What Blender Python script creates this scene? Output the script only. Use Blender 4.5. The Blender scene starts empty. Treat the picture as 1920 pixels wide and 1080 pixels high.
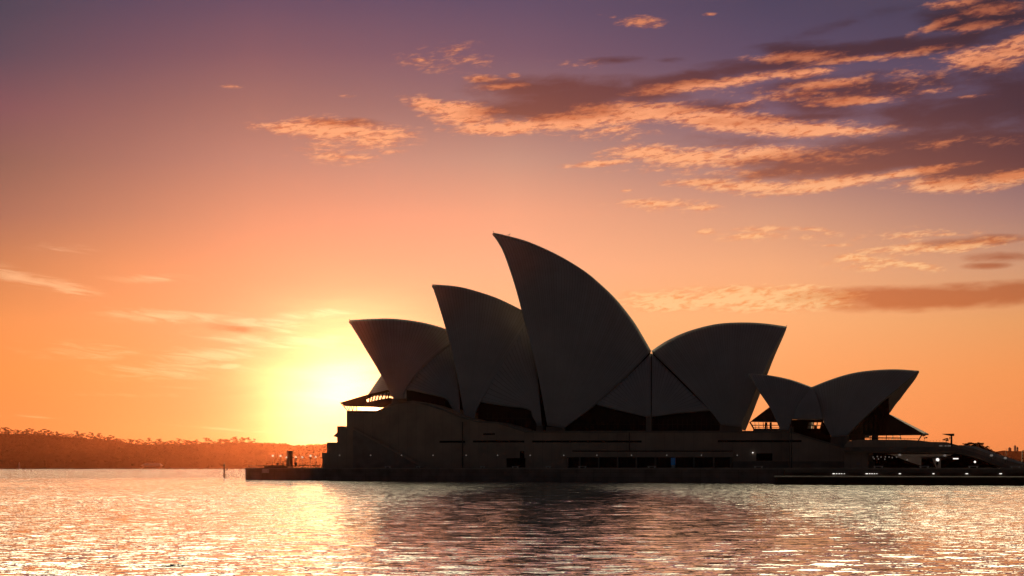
import bpy, bmesh, math, random
import numpy as np
from mathutils import Vector, Matrix
random.seed(7)
sc = bpy.context.scene
COL = sc.collection
F = 2900.0          # focal length in photo pixels (1920 wide)
HOR = 876.3         # photo row of the horizon
EYE = 3.65           # camera height above the water

# ------------------------------------------------------------------ camera
cam_d = bpy.data.cameras.new('camera'); cam = bpy.data.objects.new('camera', cam_d); COL.objects.link(cam)
cam.location = (0, 0, EYE); cam.rotation_euler = (math.radians(90), 0, 0)
cam_d.sensor_width = 36; cam_d.lens = 36 * F / 1920; cam_d.shift_y = (HOR - 540) / 1920
cam_d.clip_start = 0.5; cam_d.clip_end = 20000
sc.camera = cam
sc.view_settings.view_transform = 'Standard'; sc.view_settings.look = 'None'
sc.view_settings.exposure = 0.0; sc.view_settings.gamma = 1.0
try: sc.view_settings.use_curve_mapping = False
except Exception: pass
sc.render.engine = 'CYCLES'
sc.cycles.max_bounces = 6; sc.cycles.volume_bounces = 0; sc.cycles.transparent_max_bounces = 8
sc.cycles.sample_clamp_indirect = 6.0
sc.cycles.volume_step_rate = 4.0

SUNPX = (704, 780)
def azel(px, py):
    u = (px - 960) / F; v = (HOR - py) / F
    return math.atan(u), math.atan(v / math.sqrt(1 + u * u))
SAZ, SEL = azel(*SUNPX)
def lin(c):
    out = []
    for v in c[:3]:
        v = v / 255.0
        out.append(v / 12.92 if v <= 0.04045 else ((v + 0.055) / 1.055) ** 2.4)
    return tuple(out) + (1.0,)

# ------------------------------------------------------------------ sun lamp
sd = bpy.data.lights.new('sun', 'SUN'); sun = bpy.data.objects.new('sun', sd); COL.objects.link(sun)
sd.energy = 2.0; sd.angle = math.radians(0.55); sd.color = (1.0, 0.62, 0.30)
sdir = Vector((math.sin(SAZ) * math.cos(SEL), math.cos(SAZ) * math.cos(SEL), math.sin(SEL)))
sun.rotation_euler = sdir.to_track_quat('Z', 'Y').to_euler()

# ------------------------------------------------------------------ world: dawn sky with clouds, laid out by azimuth and elevation
W = bpy.data.worlds.new('World'); sc.world = W; W.use_nodes = True
nt = W.node_tree; nt.nodes.clear(); N = nt.nodes; L = nt.links
def wire(inp, v):
    if isinstance(v, bpy.types.NodeSocket): L.new(v, inp)
    else: inp.default_value = v
def math_(op, a, b=0.0, c=0.0, clamp=False):
    n = N.new('ShaderNodeMath'); n.operation = op; n.use_clamp = clamp
    wire(n.inputs[0], a); wire(n.inputs[1], b); wire(n.inputs[2], c); return n.outputs[0]
def maprange(v, a, b, c=0.0, d=1.0, smooth=False):
    n = N.new('ShaderNodeMapRange'); n.interpolation_type = 'SMOOTHSTEP' if smooth else 'LINEAR'
    wire(n.inputs['Value'], v); wire(n.inputs['From Min'], a); wire(n.inputs['From Max'], b)
    wire(n.inputs['To Min'], c); wire(n.inputs['To Max'], d); return n.outputs[0]
def mix(f, a, b, mode='MIX'):
    n = N.new('ShaderNodeMix'); n.data_type = 'RGBA'; n.blend_type = mode
    wire(n.inputs[0], f); wire(n.inputs[6], a); wire(n.inputs[7], b); return n.outputs[2]
def comb(x, y, z=0.0):
    n = N.new('ShaderNodeCombineXYZ'); wire(n.inputs[0], x); wire(n.inputs[1], y); wire(n.inputs[2], z); return n.outputs[0]
def noise(v, scale, detail=4, rough=0.5, dist=0.0):
    n = N.new('ShaderNodeTexNoise'); wire(n.inputs['Vector'], v); n.inputs['Scale'].default_value = scale
    n.inputs['Detail'].default_value = detail; n.inputs['Roughness'].default_value = rough
    n.inputs['Distortion'].default_value = dist; return n.outputs[0]
def ramp(v, stops):
    n = N.new('ShaderNodeValToRGB'); r = n.color_ramp; r.interpolation = 'B_SPLINE' if False else 'LINEAR'
    while len(r.elements) < len(stops): r.elements.new(0.5)
    for e, (p, c) in zip(r.elements, sorted(stops, key=lambda q: q[0])): e.position = p
    for e, (p, c) in zip(r.elements, sorted(stops, key=lambda q: q[0])): e.color = c if len(c) == 4 and max(c) <= 8 and isinstance(c[0], float) else lin(c)
    wire(n.inputs[0], v); return n.outputs[0]
tc = N.new('ShaderNodeTexCoord'); sep = N.new('ShaderNodeSeparateXYZ'); L.new(tc.outputs['Generated'], sep.inputs[0])
AZ = math_('ARCTAN2', sep.outputs[0], sep.outputs[1]); EL = math_('ARCSINE', sep.outputs[2])
ELMAX = 0.9
ELP = math_('DIVIDE', EL, ELMAX, clamp=True)
ys = [0, 100, 200, 300, 400, 500, 600, 700, 800, 873]
cols = {
 0:    [(80,68,90),(100,74,90),(138,84,88),(150,98,82),(176,112,86),(212,132,82),(244,148,80),(252,148,72),(250,142,70),(240,130,62)],
 240:  [(98,73,99),(124,82,96),(154,98,94),(176,114,95),(203,131,97),(236,149,94),(250,158,91),(252,158,80),(252,152,76),(246,140,66)],
 480:  [(112,78,104),(142,91,101),(173,111,101),(200,132,108),(231,149,108),(250,161,106),(255,168,104),(255,168,92),(255,162,84),(250,150,70)],
 720:  [(110,79,107),(137,91,105),(168,112,106),(207,141,116),(242,158,117),(254,169,116),(255,176,112),(255,172,98),(255,164,88),(250,150,72)],
 960:  [(104,78,108),(128,88,106),(159,110,108),(205,146,121),(246,164,122),(255,176,126),(255,182,118),(255,176,104),(255,164,90),(250,150,74)],
 1440: [(82,68,98),(98,76,102),(128,92,108),(168,120,112),(216,152,118),(244,170,118),(255,176,112),(255,166,98),(254,156,86),(246,142,72)],
 1920: [(70,62,90),(84,68,94),(96,76,96),(128,94,98),(172,124,108),(208,150,110),(232,156,94),(244,150,82),(244,144,78),(238,136,72)],
}
HIGH = [(0.335, (.12, .08, .10, 1.0)), (0.345, (3.2, 2.6, 1.6, 1.0)), (0.50, (4.0, 3.4, 2.1, 1.0)), (0.60, (.4, .33, .25, 1.0)), (0.68, (.02, .02, .02, 1.0)), (1.0, (.006, .006, .009, 1.0))]  # bright band above the view is added to lighten the water's reflection
prev = None; keys = sorted(cols)
for i, k in enumerate(keys):
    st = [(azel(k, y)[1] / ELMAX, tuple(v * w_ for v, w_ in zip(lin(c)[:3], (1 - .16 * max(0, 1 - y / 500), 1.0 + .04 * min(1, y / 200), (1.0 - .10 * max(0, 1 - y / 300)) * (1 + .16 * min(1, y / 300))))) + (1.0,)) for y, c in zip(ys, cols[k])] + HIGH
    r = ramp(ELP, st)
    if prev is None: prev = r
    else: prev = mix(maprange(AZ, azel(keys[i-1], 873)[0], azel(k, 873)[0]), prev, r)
SKY = prev
def glow(x0, y0, rx, ry, power=2.0):
    a, e = azel(x0, y0)
    gx = math_('DIVIDE', math_('SUBTRACT', AZ, a), rx / F); gy = math_('DIVIDE', math_('SUBTRACT', EL, e), ry / F)
    d2 = math_('ADD', math_('POWER', math_('ABSOLUTE', gx), power), math_('POWER', math_('ABSOLUTE', gy), power))
    return math_('EXPONENT', math_('MULTIPLY', d2, -1.0))
gap = glow(1040, 876, 390, 99999, 3.0)
gapf = math_('MULTIPLY', math_('MULTIPLY', gap, maprange(EL, 0.30, 0.33)), 0.90)
SKY = mix(gapf, SKY, (.10, .07, .08, 1))  # dims the added band at the centre so the building's reflection stays dark
# fade to a dim mauve dusk in the half of the sky opposite the sunrise
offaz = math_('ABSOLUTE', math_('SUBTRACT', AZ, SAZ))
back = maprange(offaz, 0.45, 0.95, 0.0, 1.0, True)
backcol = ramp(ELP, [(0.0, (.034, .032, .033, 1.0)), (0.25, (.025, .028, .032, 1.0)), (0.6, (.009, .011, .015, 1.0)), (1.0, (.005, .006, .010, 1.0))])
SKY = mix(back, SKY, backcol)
# glow round the sun
dx = math_('SUBTRACT', AZ, SAZ); dy = math_('SUBTRACT', EL, SEL)
def addcol(base, fac, col):
    c = N.new('ShaderNodeVectorMath'); c.operation = 'SCALE'; c.inputs[0].default_value = col[:3]; wire(c.inputs['Scale'], fac)
    a = N.new('ShaderNodeVectorMath'); a.operation = 'ADD'; wire(a.inputs[0], base); L.new(c.outputs[0], a.inputs[1]); return a.outputs[0]
PX = math_('MULTIPLY', AZ, F / 100); PY = math_('MULTIPLY', EL, F / 100)
wispn = noise(comb(math_('MULTIPLY', PX, 0.35), math_('MULTIPLY', PY, 2.0)), 1.0, 5, 0.55, 0.5)
g1 = glow(655, 740, 145, 125, 2.1); g2 = glow(660, 725, 330, 210); g3 = glow(645, 722, 60, 42); g4 = glow(590, 800, 90, 90)
g1m = math_('MULTIPLY', g1, maprange(wispn, 0.35, 0.65, 0.75, 1.25))
SKY = addcol(SKY, g1m, (1.9, 1.15, 0.40)); SKY = addcol(SKY, g2, (0.30, 0.06, 0.09))
SKY = addcol(SKY, g3, (.6, .4, .25)); SKY = addcol(SKY, glow(697, 767, 16, 9), (5, 4, 2.5)); SKY = addcol(SKY, g4, (0.3, 0.36, 0.14))

# clouds: soft ellipses on the sky sphere, broken up by noise
azelv = comb(AZ, EL, 0.0)
def ellipses(lst):
    tot = None
    for (x, y, rx, ry, ang, st) in lst:
        a, e = azel(x, y)
        m = N.new('ShaderNodeMapping'); m.vector_type = 'TEXTURE'
        m.inputs['Location'].default_value = (a, e, 0); m.inputs['Rotation'].default_value = (0, 0, math.radians(ang))
        m.inputs['Scale'].default_value = (rx / F * 1.28, ry / F * 1.5, 1); L.new(azelv, m.inputs['Vector'])
        g = N.new('ShaderNodeTexGradient'); g.gradient_type = 'SPHERICAL'; L.new(m.outputs[0], g.inputs[0])
        v = math_('MULTIPLY', g.outputs['Fac'], st)
        tot = v if tot is None else math_('MAXIMUM', tot, v)
        last = v
    return tot
bright = [(840,110,110,26,0,.40),(1240,386,140,16,-3,.42),(1150,250,150,14,0,.38),(1450,180,160,20,0,.40),(1700,150,140,24,0,.38),(1560,290,120,16,0,.38),(1400,325,160,10,0,.4),(620,290,110,16,-5,.38),(1450,440,150,14,0,.40),(1720,440,160,14,0,.40),(1100,120,90,10,0,.3),(1640,500,120,10,-4,.4),(1250,320,120,8,0,.35),(1800,270,140,14,0,.3),
 (560,240,90,13,0,1),(640,246,140,22,-3,1),(700,260,90,18,8,.9),(660,294,55,6,0,.7),(735,285,40,5,0,.5),(620,272,70,6,0,.5),
 (800,195,60,14,-10,1),(870,215,90,22,-8,1.1),(960,238,130,13,3,1.1),(1080,226,170,16,4,1.1),(1210,212,150,18,-2,1.1),(1350,225,170,18,-5,1.1),(1500,242,170,15,-3,1.1),(1610,246,90,9,0,.9),
 (1150,243,60,7,10,.7),(1200,42,50,11,-5,.8),(1330,27,16,4,0,.8),(1140,31,28,4,-8,.5),(905,147,40,7,0,.8),(940,163,60,7,3,.9),(962,141,14,4,0,.7),
 (840,100,60,14,15,.55),(790,112,30,6,10,.5),(435,162,24,4,0,.5),(655,180,20,3,0,.4),(1290,162,120,10,4,1),(1400,149,130,10,7,1),(1490,138,70,8,3,1),
 (1500,108,100,11,-1,1),(1600,110,130,7,2,.9),(1700,100,90,8,5,.8),(1840,110,90,20,-5,1),(1900,100,70,18,5,1),(1790,6,60,9,0,.8),(1860,18,90,12,0,.8),
 (1760,46,60,9,15,.9),(1830,50,80,9,3,.8),(1905,75,50,8,15,.8),(1550,158,100,9,3,.85),(1600,190,100,8,0,.9),(1740,170,60,6,0,.6),(1820,180,40,4,0,.6),(1400,193,60,6,8,.6),
 (1130,306,80,6,4,1),(1210,285,90,15,3,1),(1310,295,140,17,0,1.1),(1430,288,130,14,2,1),(1540,296,90,8,0,.5),(1320,342,80,8,0,1),(1420,350,120,12,-2,1.05),(1550,346,160,12,5,1.1),
 (1690,326,120,8,6,1),(1790,346,120,14,-1,1),(1885,334,90,12,5,1),(1240,382,80,7,-4,.85),(1315,389,45,6,0,.85),(1175,357,16,3,0,.7),(1400,443,60,7,5,.8),(1440,430,70,7,0,.7),
 (1520,430,45,6,-4,.7),(1325,434,22,6,0,.6),(1610,485,50,9,-6,.9),(1700,496,70,8,-8,.8),(1690,466,90,8,4,.8),(1790,462,130,10,5,.85),(1560,460,40,4,0,.6),(1775,440,50,5,0,.7),
 (1250,563,100,19,0,1.15),(1370,560,150,22,0,1.2),(1490,562,120,22,0,1.1),(1560,555,70,18,0,.6)]
dark = [(1100,182,200,28,3,1),(1010,165,150,22,0,.9),(1060,205,190,22,3,1),(1260,152,160,15,8,1),(1420,125,170,17,4,.9),(1150,113,70,7,0,.5),(1250,113,40,6,0,.35),
 (1550,95,150,15,-2,1),(1720,85,190,15,2,1),(1480,160,120,14,4,.6),(1620,165,200,24,0,.8),(1800,210,220,45,0,.85),(1700,282,300,36,5,1.2),(1480,318,170,16,6,.8),(1850,285,200,48,0,1.2),(1900,180,120,70,0,.8),
 (1850,30,120,28,0,1),(1810,72,130,14,10,.8),(1380,200,200,14,0,.5),(1500,220,200,12,0,.6),(1640,555,160,15,0,.9),(1760,558,230,20,1,1.1),(1890,548,100,18,2,1),(1880,482,70,9,0,.7),(1850,498,45,6,0,.8),(1830,452,100,9,2,.7),(640,231,110,10,0,.45),(1450,300,200,10,2,.5),(1600,40,160,12,12,.3),(455,616,80,9,-2,.28),(1560,200,210,40,0,.5),(1350,265,160,12,-2,.35)]
wisps = [(40,520,120,16,-10,.9),(115,536,80,14,-14,.9),(300,522,120,8,3,.6),(310,592,140,13,0,1),(490,606,100,9,-2,1),(470,640,130,10,-8,1),(590,640,130,12,3,1),(400,665,120,16,4,1),(330,690,160,24,2,.7),(180,660,160,18,-3,.55),(600,588,80,9,3,1),
 (430,687,30,6,8,1),(340,727,60,4,-4,.8),(110,466,70,9,0,.5),(430,805,110,3,-4,.8),(130,672,120,5,0,.4),(220,650,110,5,-6,.5),(320,690,110,12,0,.4),(60,782,80,3,-3,.5),(200,740,150,4,0,.4),(520,618,60,5,-10,.7)]
bm_ = ellipses(bright); dm_ = ellipses(dark); wm_ = ellipses(wisps)
cn = noise(comb(math_('MULTIPLY', PX, 0.8), math_('MULTIPLY', math_('ADD', PY, math_('MULTIPLY', PX, -0.08)), 2.8), 3.0), 1.9, 9, 0.64, 0.25)
cf = noise(comb(math_('MULTIPLY', PX, 0.75), math_('MULTIPLY', math_('ADD', PY, math_('MULTIPLY', PX, -0.10)), 2.6), 9.0), 6.0, 7, 0.62, 0.4)
cs = noise(comb(math_('MULTIPLY', PX, 0.6), math_('MULTIPLY', PY, 2.0), 5.0), 1.4, 5, 0.5, 0.3)
dsum = math_('ADD', math_('MULTIPLY', dm_, 1.15), math_('ADD', math_('MULTIPLY', math_('SUBTRACT', cs, 0.5), 1.3), math_('MULTIPLY', math_('SUBTRACT', cn, 0.5), 0.7)))
dfac = math_('MULTIPLY', math_('MULTIPLY', maprange(dsum, 0.0, 0.80, 0, 1, True), maprange(dm_, 0.0, 0.22, 0, 1, True)), 0.95)
SKYD = mix(dfac, SKY, mix(1.0, SKY, (0.68, 0.44, 0.35, 1), 'MULTIPLY'))
bsum = math_('ADD', math_('ADD', math_('MULTIPLY', bm_, 1.15), math_('MULTIPLY', math_('SUBTRACT', cn, 0.5), 1.6)), math_('MULTIPLY', math_('SUBTRACT', cf, 0.5), 1.1))
bfac = math_('MULTIPLY', maprange(bsum, 0.12, 0.95, 0, 1, True), maprange(bm_, 0.0, 0.2, 0, 1, True))
eln = math_('DIVIDE', EL, azel(960, 0)[1], clamp=True)
bcol = ramp(eln, [(0.0, (255, 212, 150)), (0.36, (255, 200, 140)), (0.55, (255, 184, 132)), (0.75, (255, 168, 120)), (0.88, (232, 146, 104)), (1.0, (208, 124, 88))])
bdk = ramp(eln, [(0.0, (255, 172, 100)), (0.36, (246, 152, 86)), (0.55, (234, 134, 80)), (0.75, (216, 118, 76)), (0.88, (168, 92, 72)), (1.0, (140, 78, 70))])
bc = mix(maprange(math_('ADD', cf, math_('MULTIPLY', bsum, 0.22)), 0.46, 0.74, 0, 1, True), bdk, bcol)
bc = mix(math_('MULTIPLY', dfac, 0.75), bc, mix(1.0, bdk, (.74, .62, .60, 1), 'MULTIPLY'))
SKY2 = mix(math_('MULTIPLY', bfac, 0.95), SKYD, bc)
wn2 = noise(comb(math_('MULTIPLY', PX, 0.7), math_('MULTIPLY', math_('ADD', PY, math_('MULTIPLY', PX, 0.12)), 5.0), 1.0), 1.6, 7, 0.62, 0.9)
wf = math_('MULTIPLY', maprange(math_('ADD', math_('MULTIPLY', wm_, 0.8), math_('MULTIPLY', math_('SUBTRACT', wn2, 0.5), 2.2)), 0.05, 0.95, 0, 1, True), maprange(wm_, 0.0, 0.5))
SKY3 = addcol(SKY2, wf, (0.22, 0.20, 0.12))
# the physical sky adds its own faint scattered light
ns = N.new('ShaderNodeTexSky'); ns.sky_type = 'NISHITA'; ns.sun_disc = False; ns.sun_elevation = SEL; ns.sun_rotation = SAZ
ns.air_density = 2.0; ns.dust_density = 3.0
nsc = N.new('ShaderNodeVectorMath'); nsc.operation = 'SCALE'; L.new(ns.outputs[0], nsc.inputs[0]); nsc.inputs['Scale'].default_value = 0.04
# below the horizon nothing shines
bg1 = N.new('ShaderNodeBackground'); wire(bg1.inputs[0], SKY3); bg1.inputs[1].default_value = 1.0
bg2 = N.new('ShaderNodeBackground'); L.new(ns.outputs[0], bg2.inputs[0]); bg2.inputs[1].default_value = 0.0015
ad = N.new('ShaderNodeAddShader'); L.new(bg1.outputs[0], ad.inputs[0]); L.new(bg2.outputs[0], ad.inputs[1])
wo = N.new('ShaderNodeOutputWorld'); L.new(ad.outputs[0], wo.inputs[0])

# ------------------------------------------------------------------ helpers
def at(px, py, pl):
    c, s = pl; u = (px - 960) / F; D = c / (1 + s * u)
    return Vector((u * D, D, EYE + (HOR - py) / F * D))
def flat(px, D): return Vector(((px - 960) / F * D, D, 0))
def pn(pl): return Vector((pl[1], 1, 0)).normalized()
def plz(px, z, pl):
    p = at(px, HOR, pl); p.z = z; return p
def empty(name, loc=(0, 0, 0)):
    o = bpy.data.objects.new(name, None); COL.objects.link(o); o.location = loc; o.empty_display_size = 1; return o
def tag(o, label=None, cat=None, group=None, kind=None):
    if label: o['label'] = label
    if cat: o['category'] = cat
    if group: o['group'] = group
    if kind: o['kind'] = kind
    return o
def obj(name, verts, faces, mat, parent=None, smooth=False, origin=None):
    me = bpy.data.meshes.new(name)
    og = Vector(origin) if origin is not None else Vector((0, 0, 0))
    if parent is not None: og = og + parent_loc(parent)
    me.from_pydata([tuple(Vector(v) - og) for v in verts], [], faces); me.update()
    bm = bmesh.new(); bm.from_mesh(me); bmesh.ops.recalc_face_normals(bm, faces=bm.faces); bm.to_mesh(me); bm.free()
    if smooth: me.polygons.foreach_set('use_smooth', [True] * len(me.polygons))
    me.materials.append(mat)
    o = bpy.data.objects.new(name, me); COL.objects.link(o)
    if parent is None: o.location = og
    else: o.parent = parent
    return o
def parent_loc(p):
    v = Vector((0, 0, 0))
    while p is not None: v = v + Vector(p.location); p = p.parent
    return v
class MB:
    def __init__(s): s.v = []; s.f = []
    def add(s, v, f):
        b = len(s.v); s.v += [Vector(q) for q in v]; s.f += [tuple(b + i for i in q) for q in f]
    def prism(s, poly, pl, depth, back=None):
        n = pn(pl) * depth; a = [at(x, y, pl) for x, y in poly]; k = len(a)
        s.add(a + [p + n for p in a], [tuple(range(k)), tuple(range(2*k-1, k-1, -1))] + [(i, i+k, (i+1) % k + k, (i+1) % k) for i in range(k)])
    def rect(s, x0, y0, x1, y1, pl, depth): s.prism([(x0, y0), (x1, y0), (x1, y1), (x0, y1)], pl, depth)
    def box(s, c, d, rz=0.0):
        m = Matrix.Rotation(rz, 3, 'Z'); vs = []
        for z in (-1, 1):
            for x, y in ((-1, -1), (1, -1), (1, 1), (-1, 1)):
                vs.append(Vector(c) + m @ Vector((x * d[0] / 2, y * d[1] / 2, z * d[2] / 2)))
        s.add(vs, [(0, 3, 2, 1), (4, 5, 6, 7), (0, 1, 5, 4), (1, 2, 6, 5), (2, 3, 7, 6), (3, 0, 4, 7)])
    def tube(s, a, b, r0, r1=None, n=8):
        r1 = r0 if r1 is None else r1; a = Vector(a); b = Vector(b); d = (b - a).normalized()
        t = Vector((0, 0, 1)) if abs(d.z) < .9 else Vector((1, 0, 0)); e = d.cross(t).normalized(); g = d.cross(e)
        vs = []
        for c, r in ((a, r0), (b, r1)):
            for i in range(n): q = 2*math.pi*i/n; vs.append(c + (e*math.cos(q) + g*math.sin(q)) * r)
        s.add(vs, [(i, (i+1) % n, n+(i+1) % n, n+i) for i in range(n)] + [tuple(range(n-1, -1, -1)), tuple(range(n, 2*n))])
    def ball(s, c, r, n=10, m=6, sz=1.0):
        c = Vector(c); vs = [c + Vector((0, 0, r*sz))]
        for j in range(1, m):
            th = math.pi*j/m
            for i in range(n): q = 2*math.pi*i/n; vs.append(c + Vector((r*math.sin(th)*math.cos(q), r*math.sin(th)*math.sin(q), r*sz*math.cos(th))))
        vs.append(c - Vector((0, 0, r*sz))); fs = [(0, 1+i, 1+(i+1) % n) for i in range(n)]
        for j in range(m-2):
            for i in range(n): a = 1+j*n; fs.append((a+i, a+n+i, a+n+(i+1) % n, a+(i+1) % n))
        e = len(vs)-1; a = 1+(m-2)*n; fs += [(a+i, e, a+(i+1) % n) for i in range(n)]
        s.add(vs, fs)
    def build(s, name, mat, parent=None, smooth=False, origin=None): return obj(name, s.v, s.f, mat, parent, smooth, origin)

# ------------------------------------------------------------------ materials
def mat_(name, col, rough=0.7, spec=0.5, metal=0.0, emit=None, es=0.0, var=0.25, vscale=0.3, extra=None, ior=None):
    m = bpy.data.materials.new(name); m.use_nodes = True; t = m.node_tree; b = t.nodes['Principled BSDF']
    b.inputs['Roughness'].default_value = rough; b.inputs['Metallic'].default_value = metal
    b.inputs['Specular IOR Level'].default_value = spec
    if ior: b.inputs['IOR'].default_value = ior
    c = t.nodes.new('ShaderNodeTexCoord'); n = t.nodes.new('ShaderNodeTexNoise'); n.inputs['Scale'].default_value = vscale; n.inputs['Detail'].default_value = 6
    n.inputs['Roughness'].default_value = 0.6
    t.links.new(c.outputs['Object'], n.inputs['Vector'])
    r = t.nodes.new('ShaderNodeValToRGB'); r.color_ramp.elements[0].position = 0.3; r.color_ramp.elements[1].position = 0.7
    r.color_ramp.elements[0].color = tuple(v * (1 - var) for v in col[:3]) + (1,); r.color_ramp.elements[1].color = tuple(min(1, v * (1 + var)) for v in col[:3]) + (1,)
    t.links.new(n.outputs[0], r.inputs[0]); out = r.outputs[0]
    if extra: out = extra(t, c, out)
    t.links.new(out, b.inputs['Base Color'])
    if emit: b.inputs['Emission Color'].default_value = tuple(emit) + (1,); b.inputs['Emission Strength'].default_value = es
    return m
def ribs(t, c, col):
    # tile lids: fine dark joints along each rib and across it, laid out in the shell's own UVs
    uv = t.nodes.new('ShaderNodeUVMap'); w = t.nodes.new('ShaderNodeTexBrick'); mp = t.nodes.new('ShaderNodeMapping'); t.links.new(uv.outputs[0], mp.inputs[0])
    w.inputs['Scale'].default_value = 1.0; w.inputs['Brick Width'].default_value = 1.0; w.inputs['Row Height'].default_value = 1000.0
    w.offset = 0.0; w.inputs['Mortar Size'].default_value = 0.06; w.inputs['Mortar Smooth'].default_value = 0.3
    w.inputs['Color1'].default_value = (1, 1, 1, 1); w.inputs['Color2'].default_value = (.93, .92, .91, 1); w.inputs['Mortar'].default_value = (.52, .51, .50, 1)
    t.links.new(mp.outputs[0], w.inputs['Vector'])
    m = t.nodes.new('ShaderNodeMix'); m.data_type = 'RGBA'; m.blend_type = 'MULTIPLY'; m.inputs[0].default_value = 1
    t.links.new(col, m.inputs[6]); t.links.new(w.outputs[0], m.inputs[7]); return m.outputs[2]
def panels(wd, ht, mort=0.02):
    def f(t, c, col):
        mp = t.nodes.new('ShaderNodeMapping'); mp.inputs['Rotation'].default_value = (math.radians(90), 0, 0); t.links.new(c.outputs['Object'], mp.inputs[0])
        w = t.nodes.new('ShaderNodeTexBrick'); w.inputs['Scale'].default_value = 1.0; w.inputs['Brick Width'].default_value = wd; w.inputs['Row Height'].default_value = ht; w.offset = 0.0
        w.inputs['Mortar Size'].default_value = mort; w.inputs['Color1'].default_value = (1, 1, 1, 1); w.inputs['Color2'].default_value = (.92, .91, .90, 1); w.inputs['Mortar'].default_value = (.6, .58, .56, 1)
        t.links.new(mp.outputs[0], w.inputs['Vector'])
        m = t.nodes.new('ShaderNodeMix'); m.data_type = 'RGBA'; m.blend_type = 'MULTIPLY'; m.inputs[0].default_value = 1
        t.links.new(col, m.inputs[6]); t.links.new(w.outputs[0], m.inputs[7]); return m.outputs[2]
    return f
M = dict(
 tile=mat_('cream_ceramic_tile', (.48, .48, .49), .45, .3, extra=ribs, var=.12, vscale=.08),
 concrete=mat_('raw_concrete', (.26, .23, .20), .85, .2),
 granite=mat_('pink_granite_panels', (.52, .41, .33), .8, .2, extra=panels(2.5, 30.0, .03), var=.18, vscale=.15),
 stone=mat_('sea_wall_stone', (.25, .20, .18), .85, .2, extra=panels(4.0, 1.2, .04), var=.3, vscale=.25),
 paving=mat_('granite_paving', (.32, .27, .24), .7, .3, var=.2, vscale=.5),
 glass=mat_('dark_topaz_glass', (.010, .009, .008), .35, .25, var=.2),
 bronze=mat_('bronze_frame', (.05, .035, .025), .45, .5, metal=.4),
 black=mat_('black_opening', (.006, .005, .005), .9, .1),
 bench=mat_('pale_granite', (.80, .76, .72), .6, .3, var=.1),
 darkmetal=mat_('dark_painted_metal', (.03, .025, .025), .5, .5),
 globe=mat_('opal_globe', (.8, .75, .7), .3, .5, emit=(1.0, .72, .5), es=1.1, var=.02),
 lamp=mat_('lamp_glow', (.8, .8, .8), .3, .5, emit=(1.0, .92, .85), es=1.3, var=.02),
 soft=mat_('dim_lamp_glow', (.6, .6, .6), .3, .5, emit=(1.0, .85, .75), es=.16, var=.02),
 blue=mat_('blue_poster', (.05, .22, .50), .5, .3, emit=(.03, .20, .55), es=.035, var=.3, vscale=3),
 sign=mat_('grey_sign_board', (.42, .38, .38), .5, .3, var=.15, vscale=6),
 white=mat_('white_paint', (.75, .70, .66), .5, .4, var=.1),
 leaf=mat_('eucalypt_foliage', (.026, .028, .016), .9, .0, var=.2, vscale=2),
 bark=mat_('grey_bark', (.16, .12, .09), .9, .2, vscale=3),
 hill=mat_('wooded_slope', (.026, .028, .017), .95, .0, var=.2, vscale=.05),
 cloth=mat_('dark_clothing', (.03, .03, .04), .9, .1, vscale=5),
 cloth2=mat_('grey_jacket', (.10, .08, .09), .9, .1, vscale=5),
 skin=mat_('skin', (.35, .20, .14), .6, .3, var=.05),
 hair=mat_('dark_hair', (.02, .015, .01), .7, .3),
 timber=mat_('tarred_timber', (.04, .03, .02), .8, .2, vscale=2),
 tower=mat_('pale_tower', (.35, .30, .28), .7, .3, extra=panels(3.5, 3.2, .5)),
)
# ------------------------------------------------------------------ planes (distance c at the frame centre, obliquity s)
HALL = (455.0, 0.19); PODL = (424.0, 0.25); PODR = (414.0, 0.25); QUAY = (393.35, 0.73); LOW = (347.7, 0.378); UPR = (368.0, 0.378)
REST = (460.0, 0.55); RIGHT = (408.0, 0.30)
DECK = 3.5; LOWD = 1.75

# ------------------------------------------------------------------ water: one sheet, waves in the mesh, ripples in the normal
def grid_coords():
    y = [-200, -100, -40, 0, 20, 34]; v = 42.0
    while v < 4800:
        y.append(v); v += max(0.12, (v / 50.0) ** .9 * 0.13) if v < 520 else (v / 50.0) ** .9 * 0.15 * (1 + (v - 520) / 160) if v < 1500 else 80
    y.append(4860)
    x = [0.0]; 
    while x[-1] < 3000:
        q = x[-1]; x.append(q + (0.24 if q < 22 else min(0.26 + (q - 22) * 0.008, 1.6) if q < 190 else 1.6 + (q - 190) * .25))
    x = np.array(x); x = np.concatenate([-x[:0:-1], x]); return x, np.array(y)
gx, gy = grid_coords(); X, Y = np.meshgrid(gx, gy)
sx = np.gradient(gx)[None, :] * np.ones_like(X); sy = np.gradient(gy)[:, None] * np.ones_like(X)
rng = np.random.RandomState(3); H = np.zeros_like(X)
for k in range(72):
    lam = 0.55 * (5.0 / 0.55) ** (k / 71.0); th = math.radians(90 + rng.normal(0, 17)); ph = rng.uniform(0, 6.28)
    kk = 2 * math.pi / lam; kx = kk * math.cos(th); ky = kk * math.sin(th)
    slope = 0.0175 * (1.0 if lam < 1.3 else (1.3 / lam) ** 0.8) * (0.6 + 0.8 * rng.rand())
    wgt = np.clip((lam / np.maximum(sx * abs(math.cos(th)) + 1e-3, sy * abs(math.sin(th)) + 1e-3) - 2.4) / 1.6, 0, 1)
    H += slope / kk * wgt * np.sin(kx * X + ky * Y + ph + 1.0 * np.sin(0.05 * X + 0.023 * Y + k) + 0.8 * np.sin(0.11 * X - 0.07 * Y + 2.1 * k))
H *= np.clip((Y - 20) / 15, 0, 1) * np.clip((1200 - Y) / 600, 0, 1) * np.clip((900 - abs(X)) / 600, 0, 1)
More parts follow.
